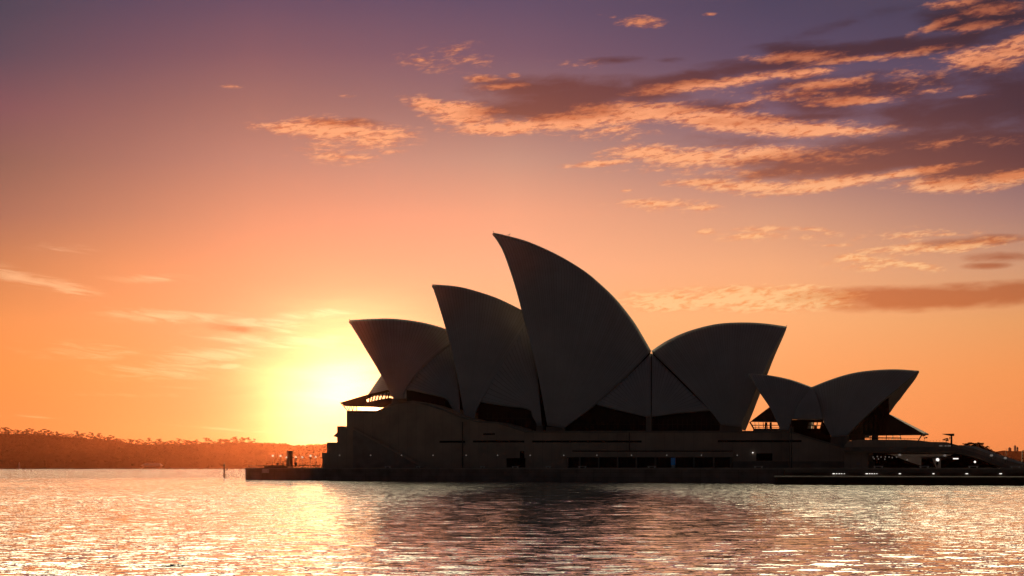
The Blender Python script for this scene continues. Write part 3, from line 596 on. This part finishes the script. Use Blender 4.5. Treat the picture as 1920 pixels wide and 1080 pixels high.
# through the passage one sees a stair wall beyond
mb = MB(); mb.prism([(1660, 847), (1790, 847), (1790, 882), (1660, 882)], (500, .3), 2); rw = mb.build('garden_wall', M['bench']); tag(rw, 'pinkish garden wall seen through the dark passage under the terrace', 'wall')
mb = MB()
p = at(1784, 834, RIGHT); gm = empty('canopy_mast', p); tag(gm, 'dark mast with a wedge shaped canopy standing on the terrace by the ramp', 'mast')
mb.tube(p - Vector((0, 0, .5)), at(1784, 816, RIGHT), .26, .22, 8); mb.build('pole', M['darkmetal'], gm)
mb = MB(); mb.prism([(1766, 813.4), (1789, 813), (1789, 817), (1782, 817.2)], (RIGHT[0] - 1.5, RIGHT[1]), 3.4); mb.build('canopy', M['darkmetal'], gm)
mb = MB(); mb.prism([(1780, 819), (1781.5, 819), (1781.8, 822.5), (1780.4, 822.5)], RIGHT, .4); mb.build('floodlight', M['darkmetal'], gm)

# ------------------------------------------------------------------ street lamps, benches and the rest of the quay
def copy_tree(o, loc=None, parent=None):
    c = o.copy(); COL.objects.link(c)
    if parent: c.parent = parent
    if loc is not None: c.location = loc
    for chd in [q for q in bpy.data.objects if q.parent == o]: copy_tree(chd, None, c)
    return c
def street_lamp(h):
    r = empty('street_lamp'); 
    mb = MB(); mb.tube((0, 0, 0), (0, 0, .35), .14, .10, 8); mb.tube((0, 0, .35), (0, 0, h - .28), .08, .06, 8); mb.tube((0, 0, h - .3), (0, 0, h - .2), .12, .12, 8); mb.build('pole', M['darkmetal'], r)
    mb = MB(); mb.ball((0, 0, h), .34, 12, 8, .85); mb.build('globe', M['globe'], r, True); return r
tall = street_lamp(3.55); low_ = None
def onq(x, back=0): return plz(x, DECK, (QUAY[0] + back, QUAY[1]))
lampx = [(511.5, 'leftmost globe lamp on the jetty end'), (526, 'globe lamp between the two people left of the dark pillar'), (537.3, 'globe lamp close against the left side of the dark pillar'),
 (554.7, 'globe lamp above the person just right of the dark pillar'), (566.8, 'slim globe lamp, second to the right of the dark pillar'), (582.3, 'taller globe lamp, second from the right on the jetty'), (592, 'globe lamp nearest the building corner on the jetty')]
for i, (x, lb) in enumerate(lampx):
    o = tall if i == 0 else copy_tree(tall); o.location = onq(x, 12 + (i % 3) * 4)
    tag(o, lb, 'street lamp', 'globe lamps on the jetty'); 
    if i in (2, 3, 4, 6): o.scale = (.85, .85, .88)
pl_ = onq(543.6, 10); pil = empty('pillar', pl_); tag(pil, 'tall dark square pillar standing on the jetty among the lamps', 'pillar')
mb = MB(); mb.box(pl_ + Vector((0, 0, 2.45)), (1.28, 1.28, 4.9), .5); mb.build('shaft', M['darkmetal'], pil)
mb = MB(); mb.box(pl_ + Vector((0, 0, .2)), (1.6, 1.6, .4), .5); mb.build('base', M['concrete'], pil)
# railing on the jetty
r0 = onq(465, 2); rail = empty('railing', r0); tag(rail, 'low railing along the jetty edge with bright gaps, solid in its middle', 'railing')
mb = MB(); mb.tube(onq(464.5, 2) + Vector((0, 0, .68)), onq(604, 2) + Vector((0, 0, .68)), .09, .09, 6); mb.build('top_rail', M['darkmetal'], rail)
mb = MB()
for k in range(36): q_ = onq(465 + k * 3.95, 2); mb.tube(q_, q_ + Vector((0, 0, .66)), .045, .045, 5)
mb.build('posts', M['darkmetal'], rail)['kind'] = 'stuff'
mb = MB(); a_ = onq(495, 2.4); b_ = onq(538, 2.4); mb.add([a_, b_, b_ + Vector((0, .1, 0)), a_ + Vector((0, .1, 0)), a_ + Vector((0, 0, .62)), b_ + Vector((0, 0, .62)), b_ + Vector((0, .1, .62)), a_ + Vector((0, .1, .62))], [(0, 1, 5, 4), (2, 3, 7, 6), (4, 5, 6, 7), (1, 2, 6, 5), (0, 4, 7, 3)]); mb.build('panel', M['darkmetal'], rail)
# sign on the sea wall
sq = (QUAY[0] - .30, QUAY[1]); sg = empty('sign', at(497.5, 883, sq)); tag(sg, 'small grey sign board fixed to the sea wall below the jetty lamps', 'sign')
mb = MB(); mb.rect(491, 879, 504, 887, sq, .1); mb.build('board', M['sign'], sg)
mb = MB()
for k in range(3): mb.rect(492.5, 880.3 + 2.2 * k, 502.5 - 2 * (k % 2), 881.1 + 2.2 * k, (sq[0] - .05, sq[1]), .04)
mb.build('lettering', M['white'], sg)
# benches
bn = empty('bench'); mb = MB(); mb.box((0, 0, .40), (2.1, .55, .12)); mb.build('seat', M['bench'], bn)
for s in (-.8, .8): mb = MB(); mb.box((s, 0, .17), (.25, .45, .34)); mb.build('leg', M['bench'], bn)
bl = [(727, 'below the foot of the outer stair'), (784, 'at the lower end of the stair parapet'), (905, 'left of the square doorway in the podium'), (966, 'in front of the square dark doorway'), (1028, 'between the doorway and the glazed strip'),
 (1092, 'before the first window of the glazed strip'), (1222, 'in the middle of the glazed strip'), (1422, 'below the dark recess right of the glazed strip'), (1647, 'under the string of small lights'), (1733, 'before the black block in the passage'), (1825, 'below the single bright lamp at the ramp'), (1904, 'near the right edge of the picture')]
for i, (x, lb) in enumerate(bl):
    o = bn if i == 0 else copy_tree(bn)
    pl = (QUAY[0] + 6, QUAY[1]) if x < 1450 else (UPR[0] + 2, UPR[1])
    if x < 1450: pl = (min(QUAY[0] + 6, 1e9), QUAY[1])
    o.location = plz(x, DECK, pl); o.rotation_euler = (0, 0, -math.atan(pl[1]) * .6); k_ = .85 if x < 1000 else 1.0
    o.scale = (k_ * (.62 if i in (1, 2, 4) else 1), 1, 1)
    tag(o, 'pale stone bench ' + lb, 'bench', 'stone benches along the broadwalk')
# wall lamps on the podium
wl = empty('wall_lamp'); mb = MB(); mb.box((0, 0, 0), (.22, .3, .22)); mb.build('bracket', M['darkmetal'], wl)
mb = MB(); mb.ball((0, -.25, -.02), .17, 8, 6); mb.build('globe', M['soft'], wl, True)
wlx = [637, 695, 753, 812, 874, 933, 994, 1057, 1119, 1184, 1250, 1315, 1382]
for i, x in enumerate(wlx):
    o = wl if i == 0 else copy_tree(wl); o.location = at(x, 853.5, (PODL[0] - (1.6 if 1050 <= x <= 1380 else .4) - (1.5 if x < 800 else 0), PODL[1]))
    tag(o, 'small round wall lamp in the row low on the podium wall', 'wall lamp', 'wall lamps along the podium')
# lit spots on the lower promenade
ls = empty('recessed_light'); mb = MB(); mb.box((0, 0, 0), (.62, .10, .26)); mb.build('housing', M['darkmetal'], ls)
mb = MB(); mb.ball((0, -.08, 0), .24, 8, 6, .42); mb.build('lens', M['lamp'], ls)
spots = [(1563, 1.3), (1568.5, .8), (1573.5, .8), (1578, .7), (1583, .6), (1625, 1.3), (1630.5, .8), (1635, .8), (1639.5, .7), (1644, .6), (1687, 1.2), (1750, 1.1), (1812.5, 1.4), (1876, 1.4)]
names = ['cluster under the covered wall', 'cluster under the string of lights']
for i, (x, k_) in enumerate(spots):
    o = ls if i == 0 else copy_tree(ls); o.location = at(x, 888.2, (371.2, .378)); o.scale = (k_, 1, min(1.0, k_) * .9)
    if i < 5: lb, gr = 'white light in the left cluster of five above the lower promenade', 'left cluster of lights on the lower promenade'
    elif i < 10: lb, gr = 'white light in the right cluster of five above the lower promenade', 'right cluster of lights on the lower promenade'
    else:
        lb = 'single white light above the lower promenade, ' + ['just right of the light clusters', 'below the passage with the standing person', 'below the bench beside the ramp', 'nearest the right edge'][i - 10]; gr = 'single lights along the lower promenade'
    tag(o, lb, 'light', gr)
# string of small hanging lights, strip light and round lamps in the covered passage
hl = empty('hanging_light'); mb = MB(); mb.tube((0, 0, .1), (0, 0, .9), .02, .02, 4); mb.build('cord', M['darkmetal'], hl); mb = MB(); mb.ball((0, 0, 0), .15, 8, 5, 1.2); mb.build('bulb', M['soft'], hl)
M['soft'].node_tree.nodes['Principled BSDF'].inputs['Emission Strength'].default_value = .12
for i, (x, y) in enumerate([(1637, 857), (1639, 860), (1645, 856), (1647, 860.5), (1652, 857), (1659, 861), (1660, 856.5), (1667, 857), (1673, 858), (1681, 857)]):
    o = hl if i == 0 else copy_tree(hl); o.location = at(x, y, (RIGHT[0] + 12, RIGHT[1])); tag(o, 'small hanging bulb in the row inside the dark passage', 'light', 'hanging bulbs in the passage')
for x, y, r, lb in [(1758, 862, .42, 'bright round lamp in the gap of the passage'), (1701, 862, .2, 'small round lamp over the sloping stair in the passage'), (1828, 866, .26, 'single bright lamp on the dark wall under the ramp'), (1411.5, 848.7, .16, 'tiny white lamp beside the dark recess in the podium')]:
    pl = (RIGHT[0] + 10, RIGHT[1]) if x > 1500 else (PODL[0] - .5, PODL[1])
    if x == 1828: pl = (RIGHT[0] - .5, RIGHT[1])
    p = at(x, y, pl); e = empty('round_lamp', p); tag(e, lb, 'lamp'); mb = MB(); mb.ball(p, r, 10, 7); mb.build('globe', M['lamp'] if x != 1701 else M['soft'], e)
    mb = MB(); mb.tube(p + Vector((0, 0, r * .9)), p + Vector((0, 0, r + .5)), .06, .06, 6); mb.build('stem', M['darkmetal'], e)
p = at(1792, 860, (RIGHT[0] - 1, RIGHT[1])); e = empty('strip_light', p); tag(e, 'bright horizontal strip light at the top of the dark passage', 'light')
mb = MB(); mb.box(p, (1.25, .15, .26)); mb.build('tube', M['lamp'], e); mb = MB(); mb.box(p + Vector((0, .1, .22)), (1.4, .3, .12)); mb.build('housing', M['darkmetal'], e)
dl = empty('dome_lamp'); mb = MB(); mb.ball((0, 0, 0), .38, 12, 8, .7); mb.build('globe', M['soft'], dl, True); mb = MB(); mb.tube((0, 0, -1.1), (0, 0, -.2), .05, .05, 6); mb.build('pole', M['darkmetal'], dl)
for i, (x, y, lb) in enumerate([(1687, 853, 'over the stair in the passage'), (1771.5, 854, 'over the right part of the passage'), (1859, 854, 'on the ramp, half way down'), (1885, 859, 'lower on the ramp by the right edge')]):
    o = dl if i == 0 else copy_tree(dl); o.location = at(x, y, (RIGHT[0] - 2.5, RIGHT[1])); tag(o, 'dim pale dome lamp ' + lb, 'street lamp', 'dome lamps near the ramp')
for i, (x, y, w, lb) in enumerate([(1764, 836, .8, 'leftmost of three'), (1773, 836, .4, 'middle of three'), (1780, 836, .8, 'rightmost of three')]):
    p = at(x, y, (RIGHT[0] - .3, RIGHT[1])); e = MB(); e.box(p, (w, .1, .16)); o = e.build('lit_sign', M['soft']); tag(o, 'thin pale lit strip below the mast, ' + lb, 'light')
# blue poster and the mast by the restaurant
pp = (PODL[0] - 1.6, PODL[1]); p = at(1262, 868, pp); e = empty('poster', p); tag(e, 'narrow blue poster standing before the glazed strip of the podium', 'poster')
mb = MB(); mb.rect(1258, 858.5, 1266, 872, pp, .12); mb.build('panel', M['blue'], e); mb = MB(); mb.rect(1259, 872.2, 1265, 877, pp, .14); mb.build('base', M['bench'], e)
p = plz(1484, DECK, (PODR[0] - 22, .25)); e = empty('flagpole', p); tag(e, 'tall thin dark pole in front of the podium below the restaurant', 'pole')
mb = MB(); mb.tube(p, p + Vector((0, 0, 11.6)), .17, .09, 8); mb.build('pole', M['darkmetal'], e); mb = MB(); mb.ball(p + Vector((0, 0, 11.7)), .14, 8, 5); mb.build('finial', M['darkmetal'], e)

# ------------------------------------------------------------------ navigation pile in the water
p = flat(420.3, 560); e = empty('channel_marker', p); tag(e, 'dark timber channel marker with a bracket platform standing in the open water', 'channel marker')
mb = MB(); mb.tube(p + Vector((0, 0, -2)), p + Vector((0, 0, 4.7)), .30, .26, 10); mb.build('pile', M['timber'], e)
mb = MB(); mb.tube(p + Vector((.62, 0, -2)), p + Vector((.62, 0, 1.25)), .14, .14, 8); mb.build('fender_pile', M['timber'], e)
mb = MB(); mb.box(p + Vector((.65, 0, 2.75)), (1.3, .5, .16)); mb.tube(p + Vector((.15, 0, 2.35)), p + Vector((.9, 0, 2.7)), .07, .07, 6); mb.build('bracket', M['darkmetal'], e)
mb = MB(); mb.tube(p + Vector((1.15, 0, 2.8)), p + Vector((1.15, 0, 3.5)), .24, .2, 8); mb.build('lantern', M['darkmetal'], e)
mb = MB(); mb.prism([(417.2, 871.5), (419, 870.5), (420, 869), (421.5, 869.5), (422.4, 873.5), (421.2, 875.5), (419.5, 875)], (541, 0), .35); mb.tube(p + Vector((-.1, 0, 4.7)), p + Vector((.05, 0, 5.5)), .05, .05, 5); mb.ball(p + Vector((.1, 0, 5.35)), .12, 6, 4); mb.build('daymark', M['darkmetal'], e)
# gull on the highest shell
p = at(954.5, 442, HALL); e = MB(); e.ball(p + Vector((0, 0, .25)), .2, 8, 6, .8); e.ball(p + Vector((.25, 0, .52)), .12, 8, 5); e.tube(p + Vector((.35, 0, .52)), p + Vector((.5, 0, .5)), .03, .01, 5); e.tube(p + Vector((-.15, 0, .25)), p + Vector((-.5, 0, .3)), .10, .02, 6)
e.tube(p + Vector((0, 0, -.3)), p + Vector((0, 0, .1)), .03, .03, 4); tag(e.build('gull', M['white'], None, True), 'small bird standing on the ridge of the tallest shell', 'bird')

# ------------------------------------------------------------------ people (one skinned body each, clothes and hair as children)
def person(loc, rz, label, coat, stride=.0, arm=.1, lean=0.0):
    root = empty('person', loc); root.rotation_euler = (0, 0, rz); tag(root, label, 'person')
    J = {'pel': (0, 0, .95), 'waist': (0, 0, 1.08), 'chest': (0, -.02 - lean, 1.32), 'neck': (0, -.02 - lean, 1.50), 'head': (0, -.04 - lean, 1.62), 'top': (0, -.03 - lean, 1.74)}
    E = [('pel', 'waist'), ('waist', 'chest'), ('chest', 'neck'), ('neck', 'head'), ('head', 'top')]; R = {'pel': .15, 'waist': .13, 'chest': .16, 'neck': .055, 'head': .095, 'top': .07}
    for s, t_ in ((-1, 'l'), (1, 'r')):
        st = stride * s
        J.update({'hip'+t_: (.09*s, 0, .90), 'kn'+t_: (.10*s, -st*.5, .50), 'an'+t_: (.10*s, -st + (.05 if st < 0 else 0), .09), 'to'+t_: (.11*s, -st - .15, .04),
                  'sh'+t_: (.19*s, -lean, 1.43), 'el'+t_: (.25*s, -lean + arm*s*.5, 1.14), 'wr'+t_: (.25*s, -.10 - lean + arm*s, .90), 'ha'+t_: (.25*s, -.13 - lean + arm*s, .81)})
        R.update({'hip'+t_: .10, 'kn'+t_: .062, 'an'+t_: .045, 'to'+t_: .035, 'sh'+t_: .065, 'el'+t_: .045, 'wr'+t_: .032, 'ha'+t_: .036})
        E += [('pel', 'hip'+t_), ('hip'+t_, 'kn'+t_), ('kn'+t_, 'an'+t_), ('an'+t_, 'to'+t_), ('chest', 'sh'+t_), ('sh'+t_, 'el'+t_), ('el'+t_, 'wr'+t_), ('wr'+t_, 'ha'+t_)]
        for f_ in range(4):
            nm = 'f%d%s' % (f_, t_); bx_, by_, bz_ = J['ha'+t_]; J[nm] = (bx_, by_ - .03 + .02*f_, bz_ - .09 + .008*abs(f_ - 1)); R[nm] = .009; E.append(('ha'+t_, nm))
        nm = 'th'+t_; J[nm] = (bx_ - .03*s, by_ - .05, bz_ - .03); R[nm] = .010; E.append(('ha'+t_, nm))
    def skinned(name, J, E, R, mat):
        ks = list(J); me = bpy.data.meshes.new(name); me.from_pydata([J[k] for k in ks], [(ks.index(a), ks.index(b)) for a, b in E], [])
        o = bpy.data.objects.new(name, me); COL.objects.link(o); o.parent = root; md = o.modifiers.new('skin', 'SKIN')
        if not me.skin_vertices: me.skin_vertices.new()
        for i, k in enumerate(ks): me.skin_vertices[0].data[i].radius = (R[k], R[k]); me.skin_vertices[0].data[i].use_root = (i == 0)
        o.modifiers.new('sub', 'SUBSURF').levels = 1; o.modifiers['sub'].render_levels = 1; me.materials.append(mat); md.use_smooth_shade = True; return o
    skinned('body', J, E, R, M['skin'])
    def sub(keys, grow, name, mat):
        Es = [(a, b) for a, b in E if a in keys and b in keys]; skinned(name, {k: J[k] for k in keys}, Es, {k: R[k] + grow for k in keys}, mat)
    sub(['waist', 'chest', 'pel', 'shl', 'shr', 'ell', 'elr', 'wrl', 'wrr'], .022, 'jacket', M[coat])
    sub(['pel', 'hipl', 'hipr', 'knl', 'knr', 'anl', 'anr'], .02, 'trousers', M['cloth'])
    mb = MB(); mb.ball((0, -.005 - lean, 1.69), .115, 10, 7, .95); ho = mb.build('hair', M['hair'], None, True); ho.parent = root
    return root
person(onq(520.6, 8), .3, 'person in dark clothes standing left of the second lamp on the jetty', 'cloth', .08)
person(onq(531, 8), 1.2, 'person walking on the jetty just left of the dark pillar', 'cloth2', .3, .2)
person(onq(554, 8), .0, 'stout person in a dark coat right of the dark pillar', 'cloth', .05, .02).scale = (1.35, 1.2, 1.05)
person(plz(1757, DECK, (RIGHT[0] + 6, .3)), 2.0, 'person standing in the gap of the passage near the bright round lamp', 'cloth', .1)

# ------------------------------------------------------------------ far shores
def ridge_mesh(pts, D, zdepth, name, nseg=220, jitter=2.0, mat='hill'):
    pr = interp(pts, nseg); V = []; Fc = []; rows = 9; rg = random.Random(5)
    for i, p in enumerate(pr):
        top = EYE + (HOR - p.y) / F * D + rg.uniform(-jitter, jitter) * .4; u = (p.x - 960) / F
        for j in range(rows):
            q = j / (rows - 1); dd = D + (q - 1) * zdepth * .5 if q < 1 else D; z = -1 + (top + 1) * (q ** .55)
            V.append(Vector((u * D, D - (1 - q) * zdepth, z + (rg.uniform(-1, 1) * 1.2 if 0 < j < rows - 1 else 0))))
        V.append(Vector((u * D, D + zdepth, -1)))
    rows += 1
    for i in range(nseg - 1):
        for j in range(rows - 1): Fc.append((i*rows+j, (i+1)*rows+j, (i+1)*rows+j+1, i*rows+j+1))
    return obj(name, V, Fc, M[mat])
LH = [(-2600, 800), (-1500, 790), (-700, 800), (-300, 806), (0, 813), (60, 814), (120, 819), (200, 825), (250, 832), (300, 834), (380, 832), (450, 830), (520, 832), (560, 836), (610, 834), (700, 838), (1000, 842), (1400, 846), (1800, 846), (1870, 846), (1885, 845), (1925, 845), (2200, 842), (2700, 838), (3600, 830)]
D1 = 3800.0
h1 = ridge_mesh([p for p in LH if p[0] <= 1000], D1, 230, 'wooded_headland', 520, 4.0); tag(h1, kind='structure')
h2 = ridge_mesh([p for p in LH if p[0] >= 1000], 4300, 200, 'far_hills', 260, 4.0); tag(h2, kind='structure')
# trees on the ridge: three kinds built once, then copied one by one
def crown(rg, clumps, spread, hgt, nleaf=46):
    V = []; Fc = []
    for c in range(clumps):
        ctr = Vector((rg.uniform(-1, 1) * spread, rg.uniform(-1, 1) * spread * .8, hgt * rg.uniform(.55, 1.0))); rr = rg.uniform(.28, .5) * spread * .9
        for k in range(nleaf):
            d = Vector((rg.gauss(0, 1), rg.gauss(0, 1), rg.gauss(0, .6))).normalized() * rr * rg.random() ** .4; p = ctr + Vector((d.x * 1.25, d.y, d.z * .62)); s = rg.uniform(.28, .6)
            a = Vector((rg.gauss(0, 1), rg.gauss(0, 1), rg.gauss(0, 1))).normalized(); b = a.cross(Vector((rg.random(), rg.random(), rg.random()))).normalized()
            i = len(V); V += [p - a*s, p + b*s*.6, p + a*s, p - b*s*.6]; Fc.append((i, i+1, i+2, i+3))
    return V, Fc
def tree(kind, seed):
    rg = random.Random(seed); r = empty('gum_tree' if kind < 2 else 'round_tree')
    hgt, spread, cl = [(11, 3.6, 9), (9, 2.6, 6), (8, 3.4, 14)][kind]
    V, Fc = crown(rg, cl, spread, hgt); obj('crown', V, Fc, M['leaf'], r)
    mb = MB(); mb.tube((0, 0, -3), (0.2, 0, hgt * .55), .38, .2, 6)
    for k in range(5):
        q = rg.uniform(0, 6.28); mb.tube((.1, 0, hgt * rg.uniform(.3, .5)), (math.cos(q) * spread * .7, math.sin(q) * spread * .6, hgt * rg.uniform(.7, .9)), .16, .05, 5)
    mb.build('trunk', M['bark'], r); return r
protos = [tree(0, 11), tree(1, 12), tree(2, 13), tree(0, 14), tree(1, 15)]
hx = interp([p for p in LH if p[0] <= 1000], 900)
def hill_y(x):
    return min(hx, key=lambda p: abs(p.x - x)).y
rg = random.Random(21); used = set(); x = -30.0; cnt = 0
while x < 612:
    k = rg.choice([0, 1, 3, 4, 2] if x < 300 else [2, 2, 0, 4, 1]) if x < 480 else 2
    z = EYE + (HOR - hill_y(x)) / F * D1
    o = protos[k] if k not in used else copy_tree(protos[k]); used.add(k)
    o.location = ((x - 960) / F * D1, D1 - rg.uniform(0, 16), z - (rg.uniform(6, 9) if k != 2 else rg.uniform(7, 9)) - (3.6 if x > 480 else 0))
    sc_ = rg.uniform(1.25, 2.1) * (1.0 if x < 480 else .75); o.scale = (sc_ * rg.uniform(.9, 1.3), sc_, sc_); o.rotation_euler = (0, 0, rg.uniform(0, 6.28))
    kindn = ('open-crowned gum tree' if k != 2 else 'dense round tree')
    zone = 'on the high left end of the far headland' if x < 150 else 'on the falling middle of the far headland' if x < 300 else 'on the low ridge of the far headland above the channel marker' if x < 470 else 'on the far ridge behind the jetty lamps'
    tag(o, kindn + ' ' + zone, 'tree', kindn + 's ' + zone); cnt += 1
    x += rg.uniform(2.6, 6.0) if x < 480 else rg.uniform(5, 9)
# undergrowth and lower woods on the headland, one mass
V = []; Fc = []; rg = random.Random(4)
for k in range(5200):
    x = rg.uniform(-60, 640); q = rg.random(); dd = D1 - (1 - q) * 226; z = -1 + (EYE + (HOR - hill_y(x)) / F * D1 + 1) * (q ** .55); p = Vector(((x - 960) / F * D1, dd, z + rg.uniform(0, 2.2)))
    s = rg.uniform(1.5, 3.6)
    for m_ in range(2):
        a = Vector((rg.gauss(0, 1), rg.gauss(0, 1), rg.gauss(0, 1))).normalized(); b = a.cross(Vector((rg.random(), rg.random(), rg.random()))).normalized(); i = len(V)
        V += [p - a*s, p + b*s, p + a*s, p - b*s]; Fc.append((i, i+1, i+2, i+3))
tag(obj('headland_woods', V, Fc, M['leaf']), 'dense dark woods covering the far headland slope', 'woods', kind='stuff')
# pale house and small hut on the far shore
p = flat(285, D1 - 232); e = empty('house', p + Vector((0, 0, 0))); tag(e, 'low pale house with a wide roof at the foot of the far headland', 'house')
mb = MB(); mb.box(p + Vector((0, 0, 3.8)), (40, 16, 7.6)); mb.build('wall', M['concrete'], e)
mb = MB(); c = p + Vector((0, 0, 7.6)); mb.add([c + Vector(v) * 2 for v in ((-12, -5, 0), (12, -5, 0), (12, 5, 0), (-12, 5, 0), (-8, 0, 3), (8, 0, 3))], [(0, 1, 5, 4), (1, 2, 5), (2, 3, 4, 5), (3, 0, 4), (3, 2, 1, 0)]); mb.build('roof', M['bench'], e)
for k in range(5): mb = MB(); mb.box(p + Vector((-14 + 7 * k, -8.04, 3.8)), (3.2, .1, 2.8)); mb.build('window', M['glass'], e)
p = flat(36, D1 - 232); e = empty('beacon_tower', p); tag(e, 'small pale beacon tower on the far left shore', 'beacon'); mb = MB(); mb.tube(p, p + Vector((0, 0, 12)), 2.6, 1.8, 10); mb.build('shaft', M['concrete'], e)
mb = MB(); mb.tube(p + Vector((0, 0, 12)), p + Vector((0, 0, 15)), 1.5, 1.0, 8); mb.build('lantern_room', M['concrete'], e)
# garden knoll with trees behind the ramp
kn = ridge_mesh([(1780, 845), (1800, 838), (1817, 836), (1838, 836), (1850, 842), (1871, 854), (1900, 864), (1940, 872)], 640, 30, 'garden_knoll', 60, .6); tag(kn, kind='structure')
for i, (x, y, s, lb) in enumerate([(1800, 838.5, .22, 'leftmost low tree'), (1811, 837, .32, 'tree left of the knoll top'), (1820, 836.5, .40, 'broad tree on the knoll top'), (1829, 836.5, .40, 'middle tree on the knoll top'), (1838, 837, .38, 'tree at the right shoulder of the knoll'), (1846, 842, .32, 'tree below the right shoulder'), (1855, 847, .28, 'tree half way down the knoll'), (1863, 851, .30, 'lower bushy tree on the knoll'), (1869, 854, .26, 'last bushy tree at the foot of the knoll')]):
    o = copy_tree(protos[2]); o.location = ((x - 960) / F * 636, 636, EYE + (HOR - y) / F * 636 - 2.2 * s / .4 * .8); o.scale = (s * 1.3, s * 1.3, s); o.rotation_euler = (0, 0, i * 1.3)
    tag(o, lb + ' behind the ramp', 'tree', 'trees on the garden knoll')
for i, (x, y, s, lb) in enumerate([(1733, 826, .22, 'small bush beside the post of the restaurant canopy'), (1774, 829, .18, 'tiny bush at the foot of the wedge mast')]):
    o = copy_tree(protos[1 if i == 0 else 2]); o.location = at(x, y, (RIGHT[0] + 4, .3)) - Vector((0, 0, .5)); o.scale = (s, s, s); tag(o, lb, 'bush')
# distant towers
for i, (x, y, w, lb) in enumerate([(1893, 840, 5, 'low'), (1903, 836, 3.5, 'tallest'), (1907.5, 839, 3, 'slim right hand')]):
    p = flat(x, 4330); wd = w / F * 4330; zt = EYE + (HOR - y) / F * 4330; e = empty('tower_block', p); tag(e, lb + ' hazy distant tower block above the far hills at the right edge', 'tower block', 'distant tower blocks')
    mb = MB(); mb.box(p + Vector((0, 0, zt / 2)), (wd, wd, zt)); mb.build('wall', M['tower'], e); mb = MB(); mb.box(p + Vector((0, 0, zt + 1)), (wd * .5, wd * .5, 2)); mb.build('roof', M['tower'], e)
p = at(1886.5, 856, (520, 0)); e = empty('pole', p); tag(e, 'thin dark pole against the hazy hills by the right edge', 'pole'); mb = MB(); mb.tube(p - Vector((0, 0, 3)), at(1886.5, 841, (520, 0)), .10, .06, 6); mb.build('shaft', M['darkmetal'], e)
p = at(1917, 858, (500, 0)); e = empty('lamp_mast', p); tag(e, 'dark lamp mast with a short arm at the right edge', 'lamp mast'); mb = MB(); mb.tube(p - Vector((0, 0, 3)), at(1917, 845, (500, 0)), .16, .13, 6); mb.build('shaft', M['darkmetal'], e)
mb = MB(); mb.tube(at(1917, 845, (500, 0)), at(1923, 844, (500, 0)), .12, .12, 6); mb.build('arm', M['darkmetal'], e)

# ------------------------------------------------------------------ haze
mb = MB(); mb.box((0, 2330, 55), (7600, 5100, 118)); hz = mb.build('haze', M['white']); tag(hz, 'thin golden morning haze over the harbour', 'haze', kind='stuff')
hm = bpy.data.materials.new('harbour_haze'); hm.use_nodes = True; t = hm.node_tree; t.nodes.clear()
pv = t.nodes.new('ShaderNodeVolumePrincipled'); pv.inputs['Color'].default_value = (1.0, .30, .14, 1); pv.inputs['Density'].default_value = 0.000026; pv.inputs['Anisotropy'].default_value = 0.87
ot = t.nodes.new('ShaderNodeOutputMaterial'); t.links.new(pv.outputs[0], ot.inputs['Volume']); hz.data.materials.clear(); hz.data.materials.append(hm)
hm.cycles.homogeneous_volume = True
